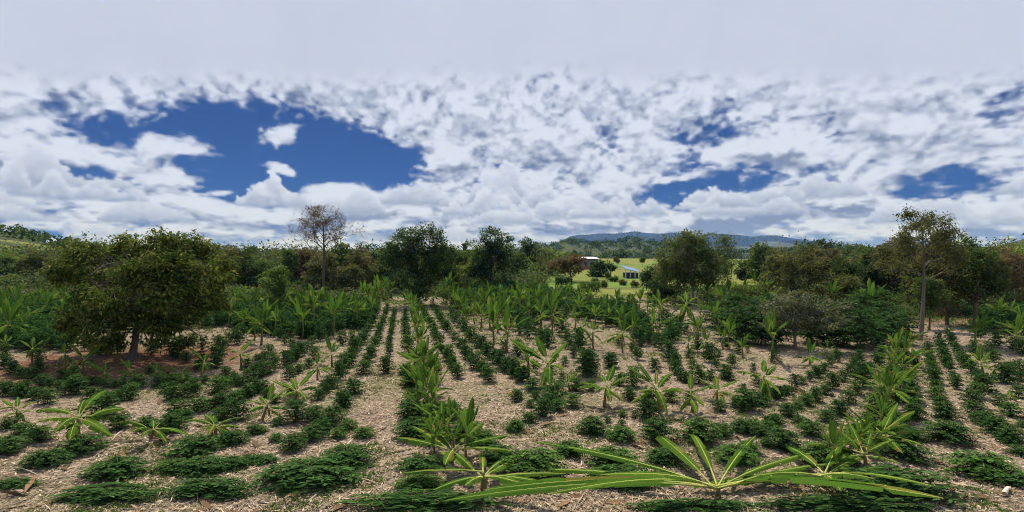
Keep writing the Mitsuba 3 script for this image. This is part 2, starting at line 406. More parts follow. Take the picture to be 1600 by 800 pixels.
def px_tree(name, label, px, ytop, ybot, z, wpx, pal, seed, foot=None, base_y=None, depth=.8, **kw):
    """A tree at distance z whose crown spans ytop..ybot and wpx in the photograph; base_y gives its foot on the flat field."""
    if base_y is not None: z = F * H / (base_y - 400.0)
    s = z / F
    X = (px - 800) * s
    bx = (foot - 800) * s if foot is not None else X
    zt, zb = H - (ytop - 400) * s, H - (ybot - 400) * s
    g = G(bx, z)
    rx = wpx * s / 2
    return make_tree(name, label, (bx, z, g), ((X, z, (zt + zb) / 2), (rx, rx * depth, (zt - zb) / 2)), pal, seed, **kw)


# the big spreading tree that stands in the field
def lob(px, py, z, rx, ry, rz):
    return (pt(px, py, z), np.array([rx, ry, rz]))


zb = gp(205, 562)[1]
BL = []
_r = np.random.default_rng(8)
for x, y, r, dy in [(118, 392, 19, 0), (135, 402, 20, -1.4), (165, 398, 20, .6), (192, 386, 20, -.6), (214, 384, 20, 1.2), (238, 374, 21, -.4), (262, 366, 20, .6), (280, 372, 22, -1.2), (302, 384, 20, 0), (322, 396, 20, 1), (338, 412, 19, -.8),
                    (342, 440, 20, .4), (338, 468, 19, -.6), (326, 494, 18, .2), (104, 424, 20, -.6), (100, 450, 19, .6), (106, 476, 18, -.4), (128, 496, 18, .4), (150, 428, 24, -2.4), (190, 420, 25, -3.0), (232, 414, 26, -3.0), (275, 416, 25, -2.6),
                    (306, 432, 24, -2.2), (140, 462, 24, -2.4), (180, 462, 24, -3.2), (222, 456, 25, -3.4), (268, 462, 25, -3.0), (304, 474, 22, -1.8), (166, 498, 20, -1.6), (205, 496, 20, -2.4), (252, 500, 20, -1.6), (290, 504, 19, -.8),
                    (150, 440, 26, 2.4), (210, 430, 28, 3.0), (270, 440, 28, 2.8), (315, 455, 24, 2.2), (220, 470, 26, 2.0), (160, 480, 22, 2.0), (285, 490, 22, 1.8), (312, 518, 12, 0), (190, 520, 11, -.6), (140, 516, 10, 0), (150, 524, 13, -.5), (250, 526, 13, -.8), (222, 532, 10, .6), (110, 506, 12, .3), (170, 536, 13, -1.0), (238, 540, 12, -.6), (285, 530, 13, .4), (122, 522, 12, -.3), (320, 528, 10, .2)]:
    q = r * zb / F * _r.uniform(1.0, 1.25)
    BL.append((pt(x, y, zb + dy), np.array([q * 1.12, q * 1.2, q * .82])))
make_tree('spreading_tree', 'broad dark olive spreading tree with yellowish leaf tips standing alone among coffee bushes', gp(205, 562), (pt(228, 436, zb), (4.9, 4.2, 3.2)), 'mango', 11, trunk_r=.20,
          cover=4.0, leaf=.25, lobes=BL, trunk_c=(.19, .165, .14), accents=('olive', .2), hang=.75, clump=.62)

TREES = [
    # px, ytop, ybot, dist, width, palette, name, label, extra
    (18, 388, 470, 96, 95, 'light', 'bushy_tree', 'light green bushy tree at the foot of the scrub hill beside the left picture edge', {}),
    (66, 398, 470, 104, 60, 'olive', 'bushy_tree', 'olive scrubby tree between the hill foot and the spreading tree', {}),
    (40, 420, 478, 84, 70, 'mid', 'bushy_tree', 'mid green scrubby tree in front of the light green bushy tree', {}),
    (75, 393, 420, 150, 36, 'dark', 'round_tree', 'small dark round tree on the brown hillside', {}),
    (5, 430, 482, 80, 60, 'mid', 'bushy_tree', 'dense green bush tree cut by the left picture edge', {}),
    (95, 440, 485, 80, 50, 'olive', 'bushy_tree', 'low olive tree behind the near flank of the spreading tree', {}),
    (352, 384, 480, 92, 75, 'olive', 'bushy_tree', 'olive green tree just behind the spreading tree crown', {}),
    (392, 400, 478, 90, 60, 'mid', 'bushy_tree', 'green tree with ragged top between spreading tree and pale light green tree', {}),
    (396, 383, 418, 190, 18, 'dark', 'round_tree', 'tiny dark tree on the skyline beside the open blue valley', {}),
    (424, 386, 425, 170, 34, 'dark', 'round_tree', 'dark tree with a pointed top left of the open blue valley', {}),
    (434, 416, 488, 72, 56, 'light', 'slender_tree', 'slender pale light green tree with thin trunk at the field edge', dict(base_y=497, trunk_r=.09, trunk_c=(.25, .21, .16), cover=1.5)),
    (487, 449, 494, 66, 30, 'lime', 'slender_tree', 'small yellow green sapling between pale tree and leafless tall tree', dict(base_y=496, trunk_r=.06, cover=1.5)),
    (478, 384, 474, 90, 64, 'brown', 'scrub_tree', 'brownish scrub tree behind the leafless tall tree', dict(cover=1.9)),
    (520, 386, 488, 80, 76, 'olive', 'scrub_tree', 'olive brown feathery tree right beside the leafless tall tree trunk', dict(cover=1.8)),
    (545, 376, 450, 108, 44, 'dark', 'round_tree', 'dark tree right of the leafless tall tree crown', {}),
    (562, 390, 462, 100, 50, 'brown', 'scrub_tree', 'brown tinged tree between two dark trees on the wood edge', {}),
    (583, 378, 440, 112, 36, 'dark', 'round_tree', 'dark flat topped tree left of the largest dark tree', dict(cover=1.9)),
    (596, 404, 466, 92, 46, 'mid', 'bushy_tree', 'green low tree in front of the flat topped dark tree', {}),
    (655, 349, 470, 78, 98, 'dark', 'large_tree', 'largest dark tree at the end of the dirt lane', dict(base_y=478, trunk_r=.28, cover=2.1, n_lobes=15, clump=.8, accents=('mid', .2))),
    (622, 420, 474, 82, 46, 'dark', 'bushy_tree', 'dark low tree under the left flank of the largest dark tree', {}),
    (694, 392, 470, 88, 44, 'mid', 'bushy_tree', 'mid green tree between the two big dark trees', dict(accents=('lime', .2))),
    (716, 381, 450, 112, 34, 'mid', 'round_tree', 'green tree peeping out behind the two big dark trees', {}),
    (738, 392, 456, 100, 40, 'olive', 'bushy_tree', 'olive tree left of the second big dark tree', {}),
    (770, 353, 448, 92, 64, 'dark', 'large_tree', 'second big dark tree with a rounded bushy head', dict(trunk_r=.26, cover=2.1, n_lobes=14, clump=.8, accents=('mid', .2))),
    (822, 369, 424, 125, 42, 'dark', 'round_tree', 'dark tree in front of the terracotta roof', dict(cover=2.4, accents=('olive', .25))),
    (797, 390, 432, 118, 30, 'olive', 'bushy_tree', 'olive bush tree between second big dark tree and terracotta roof', {}),
    (848, 390, 430, 150, 38, 'light', 'bushy_tree', 'yellow green tree beyond the terracotta roof', {}),
    (866, 390, 416, 175, 34, 'lime', 'bushy_tree', 'pale lime tree on the meadow behind the red leaved tree', dict(cover=1.9)),
    (893, 396, 438, 108, 62, 'rust', 'red_leaved_tree', 'tree with rusty red leaves in front of the white roof', dict(cover=2.0, accents=('olive', .35))),
    (895, 392, 410, 190, 22, 'mid', 'round_tree', 'small green tree just left of the white roof', {}),
    (937, 404, 436, 125, 40, 'dark', 'round_tree', 'dark round tree in the meadow right of the white roof', dict(trunk_r=.14)),
    (955, 412, 424, 120, 14, 'dark', 'meadow_shrub', 'little dark tree beside the dark round meadow tree', {}),
    (1085, 351, 466, 62, 118, 'mid', 'feathery_tree', 'large feathery olive tree standing right of the metal roofed shed', dict(base_y=478, trunk_r=.16, cover=2.2, n_lobes=14, trunk_c=(.2, .18, .15), clump=.8, accents=('olive', .45))),
    (1022, 412, 456, 80, 44, 'dark', 'round_tree', 'dark round tree between the metal roofed shed and the feathery olive tree', {}),
    (1042, 432, 478, 68, 56, 'dark', 'bushy_tree', 'dark low bush tree under the feathery olive tree', {}),
    (1162, 404, 440, 96, 34, 'dark', 'round_tree', 'dark small tree on the meadow right of the feathery olive tree', dict(trunk_r=.12)),
    (1184, 378, 424, 110, 40, 'mid', 'round_tree', 'round tree with dark trunk against the distant meadow', dict(cover=1.8)),
    (1240, 378, 470, 66, 92, 'olive', 'thin_tree', 'thin olive tree with a slender dark trunk in its middle', dict(trunk_r=.12, trunk_c=(.06, .05, .04), cover=1.25, clump=.7, n_lobes=14)),
    (1284, 372, 398, 200, 30, 'dark', 'round_tree', 'dark domed tree on the skyline right of the mountain', {}),
    (1262, 378, 405, 190, 40, 'dark', 'round_tree', 'low dark tree adjoining the domed skyline tree', {}),
    (1306, 396, 455, 88, 62, 'rust', 'scrub_tree', 'reddish brown scrub tree below the domed skyline tree', dict(cover=1.8, accents=('olive', .4))),
    (1330, 380, 420, 150, 60, 'mid', 'round_tree', 'green domed tree behind the reddish scrub', {}),
    (1345, 390, 440, 120, 50, 'mid', 'round_tree', 'broad green tree beside the strip of yellow meadow', {}),
    (1362, 385, 470, 100, 40, 'olive', 'scrub_tree', 'olive tree left of the tall pale trunked tree', {}),
    (1372, 396, 484, 68, 54, 'dark', 'round_tree', 'dense dark tree at left of the tall pale trunked tree', dict(cover=3.)),
    (1400, 378, 492, 72, 60, 'brown', 'scrub_tree', 'brownish thin tree behind the tall pale trunk', dict(cover=1.5)),
    (1425, 420, 505, 58, 56, 'mid', 'scrub_tree', 'green understorey tree hiding the lower part of the tall pale trunk', dict(cover=1.3)),
    (1480, 366, 500, 56, 84, 'olive', 'scrub_tree', 'olive tree with rust coloured top right of the tall pale trunked tree', dict(base_y=508, trunk_r=.12, cover=2.2, n_lobes=13, accents=('rust', .16))),
    (1452, 430, 505, 52, 50, 'mid', 'slender_tree', 'green leaning tree with thin trunk beside the reddish soil', dict(base_y=516, trunk_r=.08, cover=1.7)),
    (1524, 377, 480, 60, 76, 'mid', 'large_tree', 'full dark green tree near the right hill', dict(base_y=510, trunk_r=.18, cover=3.0, n_lobes=12, accents=('dark', .3))),
    (1565, 384, 476, 72, 66, 'brown', 'scrub_tree', 'sparse brown tree with a thin grey trunk near the right picture edge', dict(base_y=487, trunk_r=.11, trunk_c=(.24, .21, .18), cover=1.3)),
    (1594, 380, 470, 84, 50, 'light', 'bushy_tree', 'light green tree cut by the right picture edge', dict(accents=('brown', .25))),
    (1545, 432, 500, 62, 56, 'dark', 'bushy_tree', 'dark low tree in front of the sparse brown tree', {}),
    (1585, 432, 492, 66, 50, 'olive', 'bushy_tree', 'olive thicket tree under the light green edge tree', {}),
    (1252, 449, 530, 38, 120, 'grey', 'grey_leaved_tree', 'wide silvery grey leaved small tree over the dark coffee hedge', dict(base_y=546, trunk_r=.11, cover=1.6, trunk_c=(.16, .13, .11), n_lobes=12, clump=.75, foot=1244, accents=('olive', .25))),
    (1180, 436, 486, 70, 80, 'mid', 'bushy_tree', 'green thicket tree behind the dark coffee hedge', dict(cover=1.9)),
    (1310, 432, 492, 66, 80, 'olive', 'bushy_tree', 'olive thicket tree right of the silvery tree', dict(cover=1.9)),
]
LOWTREES = [(x, y0, y1, z, w, p) for x, y0, y1, z, w, p in (
    (365, 440, 486, 84, 60, 'mid'), (404, 448, 488, 80, 50, 'light'), (455, 440, 490, 84, 50, 'olive'), (548, 440, 484, 84, 60, 'olive'), (575, 446, 480, 82, 46, 'mid'), (640, 440, 476, 84, 50, 'dark'),
    (680, 440, 474, 88, 46, 'dark'), (712, 436, 470, 92, 50, 'mid'), (750, 434, 462, 96, 60, 'dark'), (785, 430, 452, 100, 40, 'dark'), (20, 455, 486, 78, 60, 'mid'), (60, 458, 488, 78, 50, 'olive'), (340, 455, 492, 78, 50, 'olive'),
    (1120, 446, 480, 74, 50, 'olive'), (1150, 440, 478, 80, 50, 'mid'), (1215, 450, 488, 70, 60, 'olive'), (1340, 450, 492, 70, 60, 'mid'), (1385, 460, 500, 62, 50, 'olive'), (1505, 450, 500, 66, 50, 'dark'), (520, 455, 488, 76, 50, 'brown'),
    (612, 455, 478, 84, 40, 'mid'), (430, 400, 440, 130, 60, 'olive'), (480, 402, 440, 140, 70, 'mid'), (360, 398, 440, 140, 60, 'mid'), (620, 398, 440, 130, 70, 'mid'), (700, 396, 440, 130, 60, 'olive'), (745, 394, 440, 140, 60, 'mid'),
    (1420, 392, 440, 120, 70, 'olive'), (1500, 392, 440, 110, 70, 'mid'), (1550, 388, 440, 130, 70, 'olive'), (1250, 396, 430, 140, 60, 'mid'), (1210, 396, 420, 150, 40, 'dark'), (1140, 396, 404, 260, 40, 'dark'))]
BELT = [(358, 386, 88, 52, 'olive'), (388, 389, 84, 46, 'mid'), (448, 392, 86, 48, 'mid'), (468, 387, 92, 44, 'olive'), (536, 380, 94, 44, 'mid'), (562, 385, 88, 50, 'olive'), (602, 384, 94, 44, 'mid'), (617, 379, 100, 36, 'dark'),
        (692, 383, 94, 40, 'olive'), (707, 386, 90, 40, 'mid'), (727, 380, 104, 40, 'mid'), (746, 386, 92, 44, 'light'), (800, 387, 108, 36, 'mid'), (18, 392, 92, 60, 'light'), (62, 396, 88, 56, 'olive'), (1192, 384, 88, 46, 'mid'),
        (1214, 381, 82, 46, 'olive'), (1268, 384, 84, 50, 'olive'), (1298, 390, 80, 50, 'brown'), (1352, 388, 84, 50, 'mid'), (1386, 384, 66, 50, 'olive'), (1412, 379, 64, 46, 'brown'), (1458, 360, 58, 50, 'olive'), (1492, 366, 60, 50, 'mid'),
        (1512, 374, 64, 46, 'mid'), (1545, 384, 64, 50, 'olive'), (1572, 386, 66, 50, 'brown'), (1598, 378, 70, 50, 'light'), (1440, 396, 56, 56, 'olive'), (1470, 420, 52, 60, 'mid'), (1320, 400, 76, 46, 'mid')]
nth = from_left(BELT)
for i, (px, y0, z, w, pal) in enumerate(BELT):
    y0 -= 4
    px_tree('belt_tree', {'mid': 'mid green', 'light': 'light green', 'olive': 'olive green', 'dark': 'dark green', 'brown': 'brownish'}[pal] + f' tree, {nth[i]} from left in the close belt of trees behind the field', px, y0, 400 + 62 * 78 / z, z, w, pal, 900 + i,
            trunk_r=.13, n_lobes=8, cover=2.0, group='trees of the belt behind the field, ' + pal)
for i, (px, y0, y1, z, w, pal, name, label, kw) in enumerate(TREES):
    px_tree(name, label, px, y0, y1, z, w, pal, 100 + i, **kw)
nth = from_left(LOWTREES)
for i, (px, y0, y1, z, w, pal) in enumerate(LOWTREES):
    px_tree('thicket_shrub', {'mid': 'mid green', 'light': 'light green', 'olive': 'olive green', 'dark': 'dark green', 'brown': 'brownish'}[pal] + f' thicket shrub, {nth[i]} from left among the shrubs along the plantation edge', px, y0, y1, z, w, pal, 300 + i,
            trunk_r=.08, n_lobes=6, group='thicket shrubs along the plantation edge, ' + pal, cat='shrub', wood_name='stem')


def open_tree(name, label, px, base_y, ytop, seed, spread, first, n_br, leafpal, leaf_n, trunk_r, bark, crown_w):
    """A tall tree whose bare branching shows against the sky: wood by repeated forking, few small leaves at the twig ends."""
    rng = np.random.default_rng(seed)
    b = gp(px, base_y); z = b[1]
    top = H - (ytop - 400) * z / F
    wood, ends = MB(), []
    path = limb_path(rng, b - [0, 0, .2], np.array([b[0] + rng.normal(0, .2), z, top * .93]), .02, 14)
    rad = trunk_r * (1 - np.linspace(0, 1, 14)) ** .85 + .02
    wood.add(*tube(path, rad, 9), bark)

    def grow(p, d, L, r, depth):
        q = p + unit(d) * L
        m = limb_path(rng, p, q, .07, 5)
        wood.add(*tube(m, np.linspace(r, r * .55, 5), 5 if depth < 2 else 3, False), bark * rng.uniform(.85, 1.15))
        if depth >= 4: ends.append(q); return
        for k in range(rng.integers(2, 4)):
            e = unit(unit(d) + rng.normal(0, .52, 3) + np.array([0, 0, .10]))
            grow(m[rng.integers(2, 5)], e, L * rng.uniform(.55, .82), r * .58, depth + 1)
        if depth >= 2: ends.append(q)
    for k in range(n_br):
        t = first + (1 - first) * (k + .3) / n_br
        i = t * 13
        p = path[int(i)] + (path[min(13, int(i) + 1)] - path[int(i)]) * (i % 1)
        a = k * 2.4 + rng.normal(0, .4)
        d = np.array([math.cos(a), math.sin(a), rng.uniform(.35, .9)])
        grow(p, d, spread * (1.05 - .55 * (t - first) / (1 - first)) * rng.uniform(.8, 1.15), max(.02, rad[int(i)] * .6), 0)
    E = np.array(ends)
    crownm = MB()
    P = np.repeat(E, leaf_n, 0) + rng.normal(0, .16, (len(E) * leaf_n, 3))
    leaf_cards(crownm, P, rng.normal(0, 1, P.shape), rng.normal(0, .5, P.shape) + [0, 0, 1], rng.uniform(.13, .24, len(P)), .09, pick(rng, leafpal, len(P)))
    key = numbered(name)
    scene[key + '__trunk'] = wood.shape('wood', smooth=True)
    scene[key + '__crown'] = crownm.shape('leaf_soft')
    tag(key, label, 'tree')


open_tree('leafless_tree', 'tall almost leafless tree with fine grey twigs against the clouds', 503, 492, 330, 21, 1.75, .50, 15, 'brown', 3, .15, np.array([.105, .088, .078]), 80)
open_tree('tall_tree', 'tall sparse tree with a long pale trunk rising above the thicket', 1438, 532, 338, 49, 1.30, .50, 15, 'olive', 7, .13, np.array([.15, .13, .11]), 90)

# wooded cover of the hills: one mass
def forest():
    rng = np.random.default_rng(77)
    mb = MB()
    az = np.radians(rng.uniform(-56, 56, 5200)); r = np.concatenate([rng.uniform(335, 560, 1500), rng.uniform(560, 1080, 3700)])
    X, Y = r * np.sin(az), r * np.cos(az)
    patch = meshkit.fbm(np.stack([X * .012, Y * .012, 0 * X], -1), 3, 4)
    keep = (patch > np.where(X < -150, .50, .40)) | (r > 760)
    X, Y = X[keep], Y[keep]
    Z = terrain(X, Y)
    n, k = len(X), 34
    h = rng.uniform(2.5, 6.0, n) * np.where(np.hypot(X, Y) > 700, 1.25, 1)
    C0 = np.stack([X, Y, Z + h * .55], -1)
    d = unit(rng.normal(0, 1, (n, k, 3)))
    P = C0[:, None] + d * (h[:, None, None] * np.array([.62, .62, .55])) * rng.uniform(.75, 1.05, (n, k, 1))
    P = P.reshape(-1, 3); D = rng.normal(0, 1, P.shape); N = d.reshape(-1, 3) + rng.normal(0, .3, P.shape) + [0, 0, .4]
    tint = np.repeat(rng.random(n), k)
    C = np.where((tint < .5)[:, None], pick(rng, 'dark', len(P)), pick(rng, 'mid', len(P))) * .9
    L = np.repeat(h * .34, k)
    leaf_cards(mb, P, D, N, L, L * .8, C)
    scene['forest'] = mb.shape('leaf_soft')
    tag('forest', 'far wood covering the hills beyond the meadow', kind='stuff')


forest()


def leafy_mass(key, label, seed, zones, pals, h_rng, spread):
    """Bushes that grow into one another: (left px, right px, near, far, count) zones of the thicket, joined."""
    rng = np.random.default_rng(seed); mb = MB()
    for x0, x1, z0, z1, n in zones:
        px = rng.uniform(x0, x1, n); z = rng.uniform(z0, z1, n); X = (px - 800) * z / F
        g = terrain(X, z)
        lump = meshkit.fbm(np.stack([X / 8, z / 8, 0 * X], -1), 3, seed)
        h = (h_rng[0] + (h_rng[1] - h_rng[0]) * np.clip((lump - .30) * 2.6, 0, 1) ** 1.5) * rng.uniform(.75, 1.15, n)
        k = 54
        d = unit(rng.normal(0, 1, (n, k, 3))); d[..., 2] = np.abs(d[..., 2])
        r = spread * h[:, None, None] * np.array([.55, .55, 0]) + h[:, None, None] * np.array([0, 0, 1.])
        P = (np.stack([X, z, g], -1)[:, None] + d * r * rng.uniform(.25, .97, (n, k, 1)) ** .6).reshape(-1, 3)
        out = d.reshape(-1, 3)
        L = np.repeat(np.maximum(.24, 2.8 * z / 512), k) * rng.uniform(.7, 1.3, n * k)
        which = rng.integers(len(pals), size=n)
        C = np.zeros_like(P)
        br = np.repeat(rng.normal(0, .2, n), k)
        for j, pal in enumerate(pals):
            m = np.repeat(which == j, k); C[m] = pick(rng, pal, int(m.sum()), br[m])
        leaf_cards(mb, P, out * .5 + rng.normal(0, .75, P.shape) - [0, 0, .2], out * .6 + rng.normal(0, .3, P.shape) + [0, 0, 1], L, L * .55, C)
    scene[key] = mb.shape('leaf_soft')
    tag(key, label, kind='stuff')


leafy_mass('woodland', 'dense wood beyond the plantation closing the view below the hills', 61, [(-60, 480, 108, 185, 760), (480, 850, 102, 175, 600), (1330, 1660, 84, 150, 560), (1190, 1340, 92, 150, 170), (1030, 1135, 110, 150, 60), (838, 880, 120, 165, 40)],
           ['mid', 'olive', 'dark', 'brown', 'mid', 'light'], (3.4, 9.6), .7)
leafy_mass('undergrowth', 'tangled green undergrowth along the far side of the plantation', 62,
           [(-60, 350, 66, 104, 520), (350, 610, 68, 100, 420), (600, 700, 76, 100, 130), (690, 850, 86, 108, 190), (1020, 1200, 60, 84, 170), (1190, 1420, 47, 80, 360), (1410, 1640, 50, 84, 380)],
           ['mid', 'olive', 'dark', 'light', 'mid', 'grey'], (.9, 2.9), 1.0)

# ------------------------------------------------------------------ coffee bushes
def coffee_mesh(seed, branches, nodes, L, pal='coffee', white=0):
    """One bush of width 1 and height 1: whorls of side branches with paired glossy leaves."""
    rng = np.random.default_rng(seed)
    fol, stem = MB(), MB()
    bark = np.array([.14, .10, .07])
    stem.add(*tube([[0, 0, -.1], [.01, 0, .4], [0, .01, .88]], [.03, .024, .012], 6), bark)
    Ps, Ds, Ns, Bs = [], [], [], []
    for b in range(branches):
        t = (b + .5) / branches
        h0 = .10 + .78 * t
        a = b * 2.39996 + rng.normal(0, .25)
        R = (.53 * math.sqrt(max(0.02, 1 - ((t - .22) / .82) ** 2))) * rng.uniform(.75, 1.1)
        rise = rng.uniform(.02, .16) + .12 * t
        d = np.array([math.cos(a), math.sin(a), 0])
        s = np.linspace(.12, 1, nodes)[:, None]
        pts = np.array([0, 0, h0]) + d * R * s + np.array([0, 0, 1]) * rise * np.sin(s * 2.2)
        side = np.array([-d[1], d[0], 0])
        stem.add(*tube(pts[::2], .006, 3, False), bark)
        for sg in (-1, 1):
            Ps.append(pts + rng.normal(0, .012, pts.shape)); Ds.append(d * .55 + sg * side * .8 + rng.normal(0, .25, pts.shape) - [0, 0, .12])
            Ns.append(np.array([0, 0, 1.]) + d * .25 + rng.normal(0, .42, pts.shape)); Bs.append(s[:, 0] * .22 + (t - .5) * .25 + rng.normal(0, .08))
    P, D, N, B = np.vstack(Ps), np.vstack(Ds), np.vstack(Ns), np.concatenate(Bs)
    n = len(P)
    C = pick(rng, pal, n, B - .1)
    leaf_cards(fol, P, D, N, L * rng.uniform(.75, 1.25, n), L * .44 * rng.uniform(.85, 1.2, n), C, fold=.12, droop=.2)
    return fol.shape('leaf_gloss'), stem.shape('wood', smooth=True)


FAR_BUSH = [coffee_mesh(500 + k, 24, 6, .20) for k in range(5)]
MIX = ['coffee', 'coffee', 'coffee_pale', 'coffee', 'coffee', 'coffee', 'coffee_pale', 'coffee', 'coffee', 'coffee']
MID_BUSH = [coffee_mesh(520 + k, 34 + 3 * (k % 5), 7, .155, MIX[k]) for k in range(10)]
NEAR_BUSH = [coffee_mesh(540 + k, 58 + 7 * (k % 5), 10, .102, MIX[k]) for k in range(10)]
OLD_BUSH = [coffee_mesh(560 + k, 70, 8, .10) for k in range(5)]
bush_rng = np.random.default_rng(9)
far_bushes = []


def bush_size(px, py, w, ext=None):
    """Foot point, width, depth and height of a bush that shows w pixels wide around (px, py)."""
    if ext is None:
        ext = w * float(np.interp(py, [560, 640, 700, 740, 770, 790], [.88, .66, .52, .37, .24, .12]))
    yg = py + .22 * ext
    b = gp(px, yg)
    s = F / b[1]; wm = w / s
    k = float(np.interp(py, [520, 620, 690, 750], [1.45, 1.36, 1.16, 1.03]))
    ext *= k; w *= k
    D = min(wm, .72 * ext / (s * H / b[1]))
    h = max(.24, (ext / s - D / 2 * H / b[1]) * 1.0)
    return b, wm, D, h


def place_bush(px, py, w=0, ext=None, label=None, group=None, name='coffee_bush', pool=None):
    w = w or 1.02 * (py - 400) / H * bush_rng.uniform(.88, 1.15)
    b, wm, D, h = bush_size(px, py, w, ext)
    pool = pool or (NEAR_BUSH if wm > 1.25 or py > 650 else MID_BUSH if py > 545 else FAR_BUSH)
    fo, st = pool[bush_rng.integers(len(pool))]
    b[2] = G(b[0], b[1]) - .03
    h *= float(bush_rng.uniform(.8, 1.2)); vary = float(bush_rng.uniform(.86, 1.1)); wm *= vary; D *= vary
    m = T().translate(b.tolist()).scale([wm, D, h]).rotate([0, 0, 1], float(bush_rng.uniform(0, 360)))
    key = numbered(name)
    scene[key + '__foliage'] = {**fo, 'to_world': m}
    scene[key + '__stem'] = {**st, 'to_world': m}
    tag(key, label, 'coffee bush' if name == 'coffee_bush' else 'coffee shrub', group)


def conv(ox, oy, k): return lambda x, y: (ox + x / k, oy + y / k)


